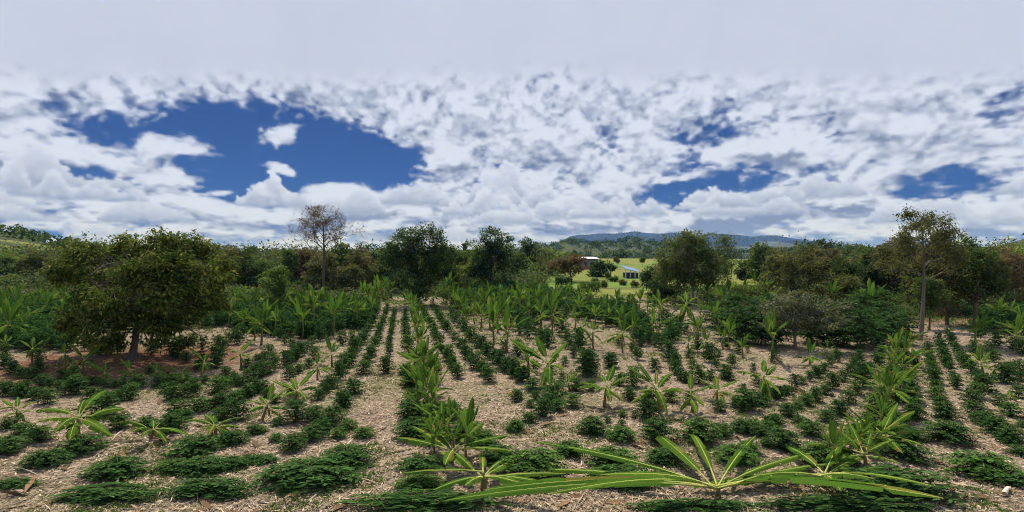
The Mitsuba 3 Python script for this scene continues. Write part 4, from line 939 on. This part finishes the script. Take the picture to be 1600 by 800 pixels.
CUSTOM = [
    ('5', (325, 402), (330, 505), [(440, 293), (352, 333, 1, .6), (530, 368), (515, 430, 1), (470, 487), (140, 378), (150, 425), (230, 465), (290, 500)], 'large banana plant with one broad upright leaf near the left corner', {}),
    ('5', (635, 455), (628, 502), [(745, 388), (485, 425), (590, 487), (765, 457), (800, 500), (695, 522), (540, 470), (640, 420)], 'low spreading banana plant beside its own round shadow near the left corner', {}),
    ('5', (895, 440), (907, 503), [(770, 420), (850, 395), (1015, 405), (1000, 447), (975, 492), (830, 455), (888, 398), (870, 480)], 'thin leaved banana plant on the open soil below the spreading tree', {}),
    ('5', (70, 372), (60, 437), [(5, 330), (150, 340), (110, 435), (-10, 372), (130, 380), (75, 320), (20, 405)], 'banana plant at the left picture edge below the curved row', {}),
    ('5', (350, 168), (347, 222), [(290, 95), (420, 108), (280, 222), (420, 215), (390, 170), (300, 180)], 'shaded banana plant with two raised broad leaves left of the spreading tree trunk', {}),
    ('5', (438, 218), (440, 262), [(400, 190), (480, 195), (470, 250), (405, 245), (440, 180)], 'small shaded banana plant in front of the spreading tree trunk', {}),
    ('5', (540, 210), (545, 262), [(500, 160), (535, 165), (590, 200), (585, 250), (500, 250), (480, 215)], 'shaded banana plant right below the spreading tree trunk', {}),
    ('5', (655, 215), (655, 262), [(620, 180), (690, 190), (700, 230), (620, 240), (655, 175)], 'shaded small banana plant on red soil right of the spreading tree trunk', {}),
    ('5', (755, 218), (755, 250), [(700, 195), (790, 190), (810, 225), (720, 235), (765, 240)], 'drooping small banana plant in the spreading tree shade', {}),
    ('5', (850, 172), (838, 240), [(788, 115, 1, 1.2), (898, 190), (840, 242), (875, 215), (800, 190), (860, 140)], 'leaning banana plant with long raised leaf at the spreading tree shadow edge', {}),
    ('5', (132, 118), (133, 200), [(85, 85), (180, 85), (205, 130), (80, 140), (140, 70), (160, 150), (110, 160)], 'banana plant with tall stem left of the spreading tree', {}),
    ('5', (270, 140), (272, 235), [(268, 95), (300, 130), (240, 175), (300, 180), (250, 120)], 'narrow upright banana plant between curved row and spreading tree', {}),
    ('5', (20, 95), (25, 140), [(-15, 75), (50, 70), (60, 110), (-10, 120), (25, 60)], 'small banana plant far up at the left picture edge', {}),
    ('5', (1000, 140), (1005, 205), [(935, 130), (1060, 75), (1075, 135), (950, 170), (1030, 95), (1050, 165)], 'banana plant with arching leaves right of the spreading tree shade', {}),
    ('6', (48, 352), (22, 425), [(72, 262), (135, 283), (-45, 340), (140, 377), (112, 412), (-30, 380), (15, 320)], 'banana plant with torn leaves at the foot of the long climbing row', {}),
    ('6', (170, 295), (162, 335), [(60, 250), (242, 212), (272, 277), (215, 345), (148, 240), (95, 262), (110, 325)], 'banana plant just behind the torn leaved banana at the climbing row foot', {}),
    ('6', (257, 195), (257, 252), [(258, 135), (205, 228), (322, 200), (310, 225), (215, 250)], 'upright banana plant with one spear leaf left of the lane', {}),
    ('6', (315, 145), (317, 195), [(290, 55), (352, 102), (250, 140), (378, 150), (330, 90), (270, 175)], 'tall upright banana plant left of the lane above the spear leafed one', {}),
    # middle banana row
    ('6', (712, 290), None, [(640, 190), (590, 180), (785, 240), (600, 325), (705, 356), (785, 285), (665, 215), (740, 190)], 'banana plant of the middle row with fan of leaves above the lane side bush', dict(crown_h=0.5)),
    ('6', (705, 225), None, [(650, 130), (588, 172), (735, 130), (770, 180), (660, 260), (765, 215)], 'middle row banana plant, third from its near end', dict(crown_h=0.5)),
    ('6', (770, 425), None, [(775, 335), (650, 345), (850, 375), (905, 412), (690, 405), (740, 370), (800, 480)], 'middle row banana plant with narrow leaves just above the big leafed one', dict(crown_h=0.45)),
    ('6', (815, 530), None, [(580, 490), (655, 442), (948, 424, 1, 1.3), (1052, 480), (735, 435), (788, 602), (1070, 545), (900, 620)], 'big leafed banana plant at the near end of the middle row', dict(crown_h=0.5, width=.19)),
    ('6', (948, 635), None, [(600, 640), (740, 708), (945, 552), (1062, 575), (1130, 690), (870, 690), (1290, 640), (760, 545), (1100, 610), (1250, 690)], 'banana plant seen from above in front of the middle row near end', dict(crown_h=0.5, width=.13)),
    # near right corner
    ('7', (860, 692), None, [(735, 528, 1, .55), (548, 590, 1, .85), (1015, 585, 1, .55), (-120, 708, -1, .7), (1560, 690, -1, .7), (370, 645, -1, .6), (-40, 640, 1, .5), (-280, 752, -1, .7), (90, 700, 1, .5), (1300, 605, 1, .5), (1797, 742, -1, 1.0), (1420, 640, 1, .5), (150, 725, -1, .6)], 'largest banana plant in the picture with leaves spread flat across the bottom edge', dict(crown_h=.38, width=.10, r=.075)),
    ('8', (232, 640), None, [(75, 528), (410, 562), (-150, 690), (582, 622), (300, 708, -1, 1.2), (-60, 650), (440, 660), (310, 500), (680, 690), (-330, 700)], 'banana plant with long thin leaves right of the largest one', dict(crown_h=.4, width=.11, r=.07)),
    ('8', (400, 555), None, [(340, 430), (170, 520), (520, 500), (560, 600), (250, 590), (430, 470), (300, 460)], 'banana plant of the row below the tall trunk, second from near end', dict(crown_h=0.5)),
    ('8', (475, 470), None, [(285, 450), (612, 378, 1, 1.2), (662, 465), (648, 522), (540, 345), (360, 400), (410, 545), (560, 555)], 'broad leafed banana plant of the row below the tall trunk, third from near end', dict(crown_h=0.5)),
    ('8', (522, 300), None, [(437, 248), (628, 290), (455, 340), (560, 225), (470, 380), (590, 350), (500, 220)], 'yellowish banana plant of the row below the tall trunk, fourth from near end', dict(crown_h=0.5)),
    ('8', (558, 195), None, [(500, 130), (620, 150), (510, 220), (605, 215), (560, 120), (545, 265)], 'banana plant of the row below the tall trunk, fifth from near end', dict(crown_h=0.5)),
    ('8', (575, 130), None, [(540, 90), (610, 85), (540, 150), (615, 145), (575, 75)], 'farthest banana plant of the row below the tall trunk', dict(crown_h=0.5)),
    # open bananas across the middle
    ('7', (150, 178), (135, 275), [(0, 78, 1, 1.2), (100, 66, 1, 1.2), (226, 95), (222, 208), (122, 282), (158, 268), (28, 110), (195, 140)], 'tall banana plant with broad raised leaves right of the diagonal coffee row', {}),
    ('7', (395, 275), (383, 362), [(275, 260), (358, 232), (425, 188), (492, 235), (467, 342), (412, 340), (270, 287), (345, 300)], 'banana plant, first in the line of open bananas across mid field', {}),
    ('7', (600, 285), (617, 392), [(472, 185), (520, 172), (602, 208, 1, .6), (668, 222), (488, 352), (645, 388), (722, 292), (530, 300)], 'banana plant, second in the line of open bananas, with two tall swept leaves', {}),
    ('7', (745, 310), (752, 392), [(745, 222), (628, 292), (842, 268), (802, 358), (700, 382), (772, 390), (655, 330)], 'banana plant, third in the line of open bananas across mid field', {}),
    ('7', (855, 292), (858, 345), [(770, 240), (848, 235), (948, 250), (928, 322), (892, 367), (790, 285)], 'banana plant, fourth in the line of open bananas across mid field', {}),
    ('7', (955, 310), (955, 335), [(925, 285), (960, 275), (990, 300), (985, 335), (920, 325)], 'small yellowish banana plant at the right end of the open bananas', {}),
    ('7', (1050, 232), (1055, 335), [(928, 215, 1, 1.2), (1050, 165), (1100, 190), (1150, 250), (1120, 310), (990, 235), (1035, 300), (1080, 340)], 'tall banana plant with one long level leaf below the silvery tree', {}),
    ('7', (68, 190), (70, 255), [(10, 150), (60, 135), (120, 180), (20, 200), (110, 230)], 'banana plant left beside the tall raised leaf banana', {}),
    ('7', (235, 262), (240, 300), [(180, 240), (270, 220), (290, 290), (190, 280), (235, 225)], 'low banana plant between the raised leaf banana and the first open banana', {}),
    ('f', (600, 430), (600, 490), [(595, 300), (640, 330), (700, 420), (480, 440), (540, 480), (690, 470), (620, 480)], 'shaded banana plant below the silvery leaved tree', {}),
    ('f', (720, 390), (720, 440), [(660, 340), (780, 350), (800, 400), (660, 420), (725, 310)], 'shaded banana plant right of the silvery tree trunk', {}),
    ('f', (835, 260), (836, 362), [(720, 200), (900, 190), (890, 270), (780, 270), (835, 160), (865, 290), (760, 240)], 'banana plant with pale stem in front of the grown coffee hedge', {}),
    ('g', (770, 480), (772, 575), [(770, 340), (700, 400), (850, 460), (840, 520), (680, 440), (740, 370), (830, 400)], 'bright banana plant standing alone right of the straight rows', {}),
    ('g', (1005, 290), (1005, 350), [(940, 250), (1060, 240), (1075, 300), (950, 310), (1010, 220)], 'banana plant in the bright field near the right picture edge', {}),
    ('g', (250, 240), (252, 300), [(200, 200), (300, 210), (310, 260), (210, 270), (240, 180)], 'banana plant beside the base of the tall pale trunk', {}),
    ('g', (970, 710), (985, 735), [(900, 700), (960, 670), (1010, 700), (1030, 740), (925, 735)], 'tiny yellowing banana plant in the bushes near the right picture edge', {}),
    ('g', (850, 590), (855, 620), [(800, 570), (860, 530), (900, 590), (820, 620), (880, 620)], 'yellow young banana plant below the bright lone banana', {}),
    ('e', (770, 60), (700, 260), [(640, 90), (700, 10), (730, 150), (800, 170), (870, 90), (840, 20), (760, -20), (810, 190), (660, 140)], 'tall banana plant with hanging grey green leaves under the feathery olive tree', dict(r=.16)),
    ('e', (580, 60), (620, 200), [(490, 150), (530, 0), (570, -40), (640, 30), (600, 120)], 'banana plant with drooping leaf left beside the tall grey green banana', {}),
    ('e', (640, 190), (670, 260), [(560, 190), (600, 140), (690, 150), (700, 200), (580, 230)], 'short banana clump at the foot of the tall grey green banana', {}),
    ('e', (325, 270), (325, 400), [(290, 160), (345, 150), (410, 215), (160, 350), (200, 300), (400, 320), (260, 330)], 'banana plant with long drooping dark leaf in the bare mid field', {}),
    ('e', (118, 260), (122, 380), [(50, 180), (110, 180), (190, 260), (60, 320), (180, 330), (150, 200)], 'banana plant left beside the long drooping leaf banana', {}),
    ('e', (900, 330), (903, 420), [(885, 230), (960, 310), (820, 320), (950, 390), (850, 380), (930, 260)], 'slim banana plant on the slope below the grown coffee hedge', {}),
    ('e', (1020, 310), (1022, 390), [(970, 210), (1040, 230, 1, 1.5), (1090, 280), (950, 350), (1080, 350)], 'banana plant with one broad bright leaf on the slope below the coffee hedge', {}),
    ('e', (780, 340), (785, 400), [(690, 290), (830, 270), (840, 350), (720, 340), (790, 270), (830, 390)], 'banana plant left of the slim one on the slope below the coffee hedge', {}),
    ('d', (600, 620), (605, 740), [(470, 480), (545, 500), (690, 560), (470, 700), (690, 690), (640, 540)], 'banana plant with narrow raised leaves behind the tall raised leaf banana', {}),
    ('d', (690, 310), (688, 440), [(655, 200), (720, 190), (750, 340), (630, 380), (760, 290), (640, 250)], 'bright yellow green banana plant in the dense mid field group', {}),
    ('d', (775, 320), (770, 460), [(720, 200), (810, 215), (850, 300), (870, 370), (640, 370), (830, 400)], 'banana plant with forked bright leaves in the dense mid field group', {}),
    ('d', (965, 400), (1060, 520), [(890, 290), (1010, 330), (1040, 370), (1040, 470), (880, 440), (980, 500)], 'leaning banana plant right of the dense mid field group', {}),
]
for i, (code, crown, base, tips, label, kw) in enumerate(CUSTOM):
    custom_banana(code, crown, base, tips, label, seed=i, **kw)


def proto_banana(seed, n, Hs, L, els=(82, 60, 34, -18)):
    rng = np.random.default_rng(seed)
    out = [('stem', stem_mesh([0, 0, 0], [rng.normal(0, .05), rng.normal(0, .05), Hs], .06, rng).shape('wood', smooth=True))]
    for i in range(n):
        a = i * 2.39996 + rng.normal(0, .5)
        e = math.radians(np.interp(i / (n - 1), [0, .3, .65, 1], els) + rng.normal(0, 13))
        l = L * rng.uniform(.55, 1.15)
        C = np.array([0, 0, Hs])
        tip = C + l * np.array([math.cos(a) * math.cos(e), math.sin(a) * math.cos(e), math.sin(e)])
        tip[2] = max(tip[2], .25)
        bl, rb = banana_leaf(C, tip, l * rng.uniform(.15, .24), rng, arch=.05 if e > 1. else rng.uniform(.12, .24), tears=.2 if e > 1. else rng.uniform(.4, 1.0), n=11)
        out.append(('leaf' + ('' if i == 0 else f'_{i:03d}'), merged(bl, rb).shape('leaf_banana')))
    return out


PROTO = [proto_banana(800 + k, 8 + k % 4, [.9, 1.15, .7, 1.3][k % 4], [1.45, 1.7, 1.25, 1.6][k % 4]) for k in range(12)]
SPRAWL = [proto_banana(850 + k, 9 + k % 3, [.55, .75, .45][k % 3], [1.7, 1.5, 1.9][k % 3], (66, 36, 16, -6)) for k in range(6)]
ban_rng = np.random.default_rng(12)


def place_banana(px, py, hpx=None, label=None, group=None, pool=None):
    """A copy of a proto plant with its foot at (px, py), about hpx pixels tall."""
    b = gp(px, py); b[2] = G(b[0], b[1]) - .02
    pool = pool or PROTO
    pr = pool[ban_rng.integers(len(pool))]
    s = (hpx / (F / b[1]) / 2.5) if hpx else ban_rng.uniform(.7, 1.1)
    m = T().translate(b.tolist()).rotate([0, 0, 1], float(ban_rng.uniform(0, 360))).scale(float(s))
    key = numbered('banana_plant')
    for part, d in pr: scene[f'{key}__{part}'] = {**d, 'to_world': m}
    tag(key, label, 'banana plant', group)


MIDROW = [(663, 600, 70), (661, 585, 64), (659, 571, 60), (657, 558, 56), (655, 545, 52), (653, 534, 48), (651, 524, 46), (649, 515, 42), (647, 507, 40), (645, 500, 38), (643, 494, 36), (641, 489, 34)]
MIDROW = [(730, 724, 84), (708, 712, 80), (680, 712, 78), (672, 700, 76), (702, 676, 74), (654, 652, 70), (682, 632, 70), (650, 612, 64), (674, 600, 62), (648, 580, 60), (690, 688, 70), (664, 668, 66), (676, 650, 66), (662, 632, 66), (668, 616, 66)] + MIDROW
EDGEROW = [(1302, 742, 84), (1330, 722, 84), (1342, 706, 80), (1358, 692, 78), (1362, 700, 80), (1378, 672, 76), (1390, 650, 74), (1376, 616, 66), (1404, 612, 64), (1400, 576, 58), (1426, 574, 54), (1372, 690, 60), (1385, 660, 70), (1380, 640, 62), (1392, 626, 62), (1398, 600, 58), (1408, 586, 56), (1412, 566, 52), (1418, 552, 46), (1424, 540, 42)]
for i, (x, y, h) in enumerate(EDGEROW):
    place_banana(x, y, h, f'leafy banana plant, {ORD[i]} up the crowded right banana row below the tall trunk', 'banana plants of the right row', SPRAWL if i % 3 else None)
for i, (x, y, h) in enumerate(MIDROW):
    place_banana(x, y, h, f'leafy banana plant, {ORD[i]} up the crowded far stretch of the middle banana row', 'banana plants of the middle row', SPRAWL if i % 3 and y > 540 else None)
GROUPS = [
    ('scattered group beside the spreading tree', 'bananas left of the spreading tree', [(12, 502), (30, 508), (42, 496), (48, 514), (97, 505), (62, 478), (82, 484), (28, 482), (12, 542), (72, 500), (100, 486), (8, 520), (110, 500), (55, 492), (35, 530)], 30),
    ('band right of the spreading tree', 'bananas between spreading tree and lane', [(325, 508), (345, 502), (370, 492), (392, 504), (415, 508), (402, 484), (365, 480), (430, 474), (446, 494), (432, 524), (408, 540), (320, 490), (338, 484), (358, 512), (380, 520), (398, 532), (340, 478)], 30),
    ('crowded row left of the dirt lane', 'bananas of the row left of the lane', [(470, 514), (490, 518), (500, 504), (545, 505), (560, 495), (575, 484), (590, 474), (582, 499), (556, 514), (532, 510), (548, 490), (565, 510), (598, 470), (520, 526), (472, 530), (482, 496)], 34),
    ('wood edge left of largest dark tree', 'bananas at the wood edge', [(575, 462), (590, 458), (602, 456), (612, 462), (586, 470), (606, 470), (568, 474)], 26),
    ('row right of the largest dark tree', 'bananas right of the largest dark tree', [(697, 476), (703, 482), (710, 488), (717, 494), (723, 500), (693, 470), (700, 466), (712, 474), (728, 512)], 36),
    ('crowded group of mid field', 'bananas in the crowded mid field group', [(742, 506), (752, 512), (765, 516), (778, 520), (772, 500), (756, 496), (744, 492), (788, 512), (770, 545), (792, 552), (784, 478), (800, 490), (812, 498), (826, 504), (840, 488), (852, 496), (868, 486), (884, 492), (905, 498), (920, 484), (780, 466), (796, 470), (815, 474), (832, 468), (850, 472), (868, 466), (888, 470), (906, 474), (764, 470), (748, 476), (734, 482), (772, 484), (820, 486), (862, 508), (898, 512), (930, 510)], 32),
    ('thinner group below the metal roofed shed', 'bananas below the shed', [(948, 494), (965, 492), (985, 490), (1000, 488), (952, 508), (972, 514), (938, 484), (1012, 488), (1030, 500), (1062, 520), (1095, 500), (1118, 516), (1140, 548), (1090, 540), (1020, 526), (990, 536), (1160, 560), (1205, 566)], 28),
    ('thicket around the feathery olive tree', 'bananas around the feathery olive tree', [(1105, 476), (1125, 470), (1140, 476), (1165, 462), (1180, 460), (1195, 466), (1150, 466), (1110, 462), (1205, 478), (1130, 488), (1240, 470), (1300, 478), (1335, 470), (1360, 500), (1362, 486), (1345, 482)], 36),
    ('bright field near the right edge', 'bananas in the bright right field', [(1595, 512), (1580, 500), (1590, 535), (1560, 500), (1525, 545), (1600, 488), (1572, 488)], 30),
]
for label, group, spots, h in GROUPS:
    nth = from_left(spots)
    for i, (x, y) in enumerate(spots):
        place_banana(x, y, h * ban_rng.uniform(1.05, 1.6) * (y - 400) / 90, f'leafy banana plant, {nth[i]} from left in the {label}', group)

# ------------------------------------------------------------------ buildings
def gable_or_shed(key, label, px0, px1, yroof, yeave, yfoot, z, depth, wall_c, roof_c, posts=0, slope=1, cat='shed', gable=False, windows=()):
    s = z / F
    x0, x1 = (px0 - 800) * s, (px1 - 800) * s
    zr, ze, zf = (H - (y - 400) * s for y in (yroof, yeave, yfoot))
    zf = min(zf, G((x0 + x1) / 2, z)) - .3
    wall, roof = MB(), MB()
    box(wall, (x0 + .3, z, zf), (x1 - .3, z + depth, ze - .05), wall_c)
    y0, y1, o, th = z - .6, z + depth + .6, .15, .12
    if gable:
        ym = (y0 + y1) / 2
        for a, b in ((y0, ym), (y1, ym)):
            v = np.array([[x0 - o, a, ze], [x1 + o, a, ze], [x1 + o - 1, b, zr], [x0 - o + 1, b, zr]])
            v = np.vstack([v, v + [0, 0, th]])
            roof.add(v, [[0, 1, 2], [0, 2, 3], [4, 6, 5], [4, 7, 6], [0, 4, 5], [0, 5, 1], [1, 5, 6], [1, 6, 2], [2, 6, 7], [2, 7, 3], [3, 7, 4], [3, 4, 0]], roof_c)
    else:
        v = np.array([[x0 - o, y0, zr], [x1 + o, y0, ze], [x1 + o, y1, ze + (zr - ze) * .9], [x0 - o, y1, zr + (zr - ze) * .9]])
        v = np.vstack([v, v + [0, 0, th]])
        roof.add(v, [[0, 1, 2], [0, 2, 3], [4, 6, 5], [4, 7, 6], [0, 4, 5], [0, 5, 1], [1, 5, 6], [1, 6, 2], [2, 6, 7], [2, 7, 3], [3, 7, 4], [3, 4, 0]], roof_c)
    scene[key + '__wall'] = wall.shape('paint')
    scene[key + '__roof'] = roof.shape('paint')
    for i in range(posts):
        p = MB(); x = x0 + (x1 - x0) * i / (posts - 1)
        zt = zr + (ze - zr) * i / (posts - 1)
        box(p, (x - .09, z - .5, zf), (x + .09, z - .34, zt - .02), (.5, .5, .52))
        scene[key + '__post' + ('' if i == 0 else f'_{i:03d}')] = p.shape('paint')
    for i, (a, b, c, d) in enumerate(windows):
        p = MB()
        box(p, (x0 + (x1 - x0) * a, z - .05, zf + (ze - zf) * c), (x0 + (x1 - x0) * b, z + .04, zf + (ze - zf) * d), (.03, .035, .045))
        scene[key + '__window' + ('' if i == 0 else f'_{i:03d}')] = p.shape('paint')
    tag(key, label, cat)


gable_or_shed('field_shed', 'small open shed with sloping pale blue metal roof in the green meadow', 977, 999, 420.5, 426, 435, 118, 4.0, (.04, .05, .085), (.13, .21, .38), posts=4, windows=((.2, .5, .1, .8), (.6, .9, .1, .8)))
gable_or_shed('white_roofed_barn', 'long barn with a flat white metal roof behind the red leaved tree', 903, 936, 402.0, 404.5, 413, 170, 9.0, (.16, .17, .2), (.70, .71, .74), cat='barn', gable=True, windows=((.3, .42, .2, .7), (.6, .75, .2, .7)))
gable_or_shed('tiled_house', 'house with a terracotta tiled roof half hidden behind a dark tree', 818, 836, 408, 417, 424, 140, 6.0, (.45, .38, .33), (.34, .15, .085), cat='house', gable=True, windows=((.2, .4, .3, .7), (.6, .8, .3, .7)))
for i, (px, py, w, z, lab) in enumerate([(1139, 388.5, 4, 900, 'tiny white house on the far slope right of the feathery olive tree'), (1178, 388, 5, 1000, 'tiny pale house in the distant wood before the mountain')]):
    s = z / F; k = numbered('distant_house')
    X, Zg = (px - 800) * s, H - (py - 400) * s
    wl, rf = MB(), MB()
    box(wl, (X - w * s / 2, z, Zg - 5), (X + w * s / 2, z + 6, Zg + 2), (.7, .7, .68))
    rf.add(np.array([[X - w * s * .6, z - .5, Zg + 2], [X + w * s * .6, z - .5, Zg + 2], [X + w * s * .5, z + 3, Zg + 4], [X - w * s * .5, z + 3, Zg + 4], [X - w * s * .6, z + 6.5, Zg + 2], [X + w * s * .6, z + 6.5, Zg + 2]]), [[0, 1, 2], [0, 2, 3], [3, 2, 5], [3, 5, 4]], (.6, .6, .6))
    scene[k + '__wall'] = wl.shape('paint'); scene[k + '__roof'] = rf.shape('paint')
    tag(k, lab, 'house')

# clipped hedges along the meadow track and single shrubs on the meadow
def hedge(label, px0, px1, y, z, h, pal, seed):
    rng = np.random.default_rng(seed); mb, st = MB(), MB()
    x0, x1 = (px0 - 800) * z / F, (px1 - 800) * z / F
    n = int(260 * (x1 - x0))
    P = np.stack([rng.uniform(x0, x1, n), z + rng.uniform(-.6, .6, n), rng.uniform(0, 1, n) ** .7 * h * (.85 + .3 * meshkit.noise(np.stack([np.linspace(x0, x1, n) * 0 + rng.uniform(x0, x1, n), np.zeros(n), np.zeros(n)], -1)))], -1)
    P[:, 2] += terrain(P[:, 0], P[:, 1])
    leaf_cards(mb, P, rng.normal(0, 1, P.shape), rng.normal(0, .5, P.shape) + [0, -.3, 1], .32, .18, pick(rng, pal, n))
    for x in np.linspace(x0 + .3, x1 - .3, 9): st.add(*tube([[x, z, G(x, z) - .1], [x, z, G(x, z) + h * .7]], [.05, .02], 5), (.1, .08, .06))
    k = numbered('hedge')
    scene[k + '__foliage'] = mb.shape('leaf_soft'); scene[k + '__stem'] = st.shape('wood')
    tag(k, label, 'hedge')


hedge('dark clipped hedge in front of the red leaved tree', 868, 894, 0, 100, 1.4, 'dark', 1)
hedge('light green hedge running right of the red leaved tree', 905, 938, 0, 84, 1.5, 'light', 2)
MS = [(948, 426, 434, 118, 14, 'mid'), (990, 440, 447, 92, 16, 'olive'), (930, 436, 446, 100, 16, 'mid'), (963, 403, 410, 170, 8, 'olive'), (958, 432, 440, 108, 20, 'mid'), (972, 438, 444, 98, 10, 'olive'), (942, 440, 448, 92, 14, 'light'), (1004, 404, 410, 190, 9, 'mid')]
nth = from_left(MS)
for i, (x, y0, y1, z, w, p) in enumerate(MS):
    px_tree('meadow_shrub', f'small rounded shrub, {nth[i]} from left of those dotted about the open meadow', x, y0, y1, z, w, p, 700 + i, trunk_r=.05, n_lobes=4, group='shrubs on the open meadow', cat='shrub', wood_name='stem', cover=2.)

# ------------------------------------------------------------------ loose cover of the ground
def litter():
    rng = np.random.default_rng(31)
    mb = MB()
    n = 150000
    z = 9.5 * (52 / 9.5) ** (rng.random(n) ** 1.25)
    X = z * rng.uniform(-1.08, 1.08, n)
    a = rng.uniform(0, np.pi * 2, n)
    D = np.stack([np.cos(a), np.sin(a), rng.normal(.02, .08, n)], -1)
    P = np.stack([X, z, terrain(X, z) + rng.uniform(.01, .04, n)], -1)
    big = rng.random(n) < .04
    L = np.where(big, rng.uniform(.3, .75, n), rng.uniform(.06, .26, n))
    W = np.where(rng.random(n) < .3, np.minimum(L * .3, .045), .012 + L * .03)
    fallen = rng.random(n) < .006                                            # dead banana leaves
    L = np.where(fallen, rng.uniform(.35, .9, n), L); W = np.where(fallen, L * .22, W)
    C = np.array([.34, .28, .205]) * rng.uniform(.3, 1.75, (n, 1)) * np.where(rng.random(n) < .25, .55, 1.)[:, None]
    C[fallen] = np.array([.15, .095, .05]) * rng.uniform(.6, 1.5, (int(fallen.sum()), 1))
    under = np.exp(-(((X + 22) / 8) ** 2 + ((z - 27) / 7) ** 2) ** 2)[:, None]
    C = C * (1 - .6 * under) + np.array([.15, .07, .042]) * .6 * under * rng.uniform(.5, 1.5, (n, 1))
    leaf_cards(mb, P, D, rng.normal(0, .3, (n, 3)) + [0, 0, 1], L, W, C, fold=.1, droop=.0)
    scene['straw_litter'] = mb.shape('wood')
    tag('straw_litter', 'dry straw and dead leaves scattered over the soil', kind='stuff')
    weeds = MB()
    n = 34000
    zz = 10 * (78 / 10) ** rng.random(n); X = zz * rng.uniform(-1.05, 1.05, n)
    spot = np.exp(-((X + 6.3) / 2.8) ** 2 - ((zz - 23) / 6) ** 2)
    f = meshkit.fbm(np.stack([X * .4, zz * .4, 0 * X], -1), 3, 6) + .3 * spot
    keep = f > .63 - .14 * sstep(26, 60, zz)
    X, zz = X[keep], zz[keep]; n = len(X); k = 5
    P = np.repeat(np.stack([X, zz, terrain(X, zz)], -1), k, 0) + rng.normal(0, .04, (n * k, 3)) * [1, 1, 0]
    a = rng.uniform(0, 6.28, n * k)
    D = np.stack([np.cos(a), np.sin(a), rng.uniform(.4, 1.6, n * k)], -1)
    leaf_cards(weeds, P, D, rng.normal(0, .5, P.shape) + [0, 0, .6], rng.uniform(.06, .16, n * k) * np.repeat(np.maximum(1, zz / 24), k), np.repeat(np.maximum(.03, zz * .0016), k), pick(rng, 'light', n * k))
    scene['weeds'] = weeds.shape('leaf_soft')
    tag('weeds', 'sparse green weeds sprouting between the rows', kind='stuff')


litter()


def stick(label, px0, py0, px1, py1, r, c):
    a, b = gp(px0, py0), gp(px1, py1)
    a[2] = G(a[0], a[1]) + r * 1.2; b[2] = G(b[0], b[1]) + r * 1.2
    mb = MB(); rng = np.random.default_rng(int(px0))
    mb.add(*tube(limb_path(rng, a, b, .02, 6) * [1, 1, 1], np.linspace(r, r * .6, 6), 6), c)
    k = numbered('dry_stick'); scene[k] = mb.shape('wood', smooth=True); tag(k, label, 'stick')


stick('thick pale dead stalk lying on bare soil in the near right corner', 1569, 777, 1578, 768, .06, (.62, .55, .44))
stick('thin pale stalk standing out on soil before the open bananas', 908, 730, 909, 714, .022, (.55, .47, .36))
stick('long thin dry stalk beside the front row in the left corner', 0, 733, 60, 744, .015, (.45, .36, .25))
stick('thin straw stalk lying on the soil right of the front lane bush', 570, 702, 583, 688, .018, (.52, .42, .3))
stick('thin straw stalk among the front rows below the dirt lane', 560, 750, 590, 760, .016, (.5, .4, .28))
stick('pale straw stalk lying left of the broad leaved banana shadow', 175, 690, 192, 676, .016, (.56, .46, .33))
stick('dry stalk lying upslope in the gap of the open soil row', 838, 671, 850, 682, .018, (.5, .42, .3))

# ------------------------------------------------------------------ the air of the valley
scene['valley_air'] = {'type': 'homogeneous', 'albedo': {'type': 'rgb', 'value': [.93, .95, .97]}, 'sigma_t': {'type': 'rgb', 'value': [1.0e-5, 3.0e-5, 1.0e-4]}}
scene['haze'] = {'type': 'cube', 'bsdf': {'type': 'null'}, 'interior': {'type': 'ref', 'id': 'valley_air'}, 'to_world': T().translate([0, 0, 110]).scale([12500, 12500, 190])}
tag('haze', 'thin blue haze over the valley', kind='stuff')
scene['camera']['medium'] = {'type': 'ref', 'id': 'valley_air'}
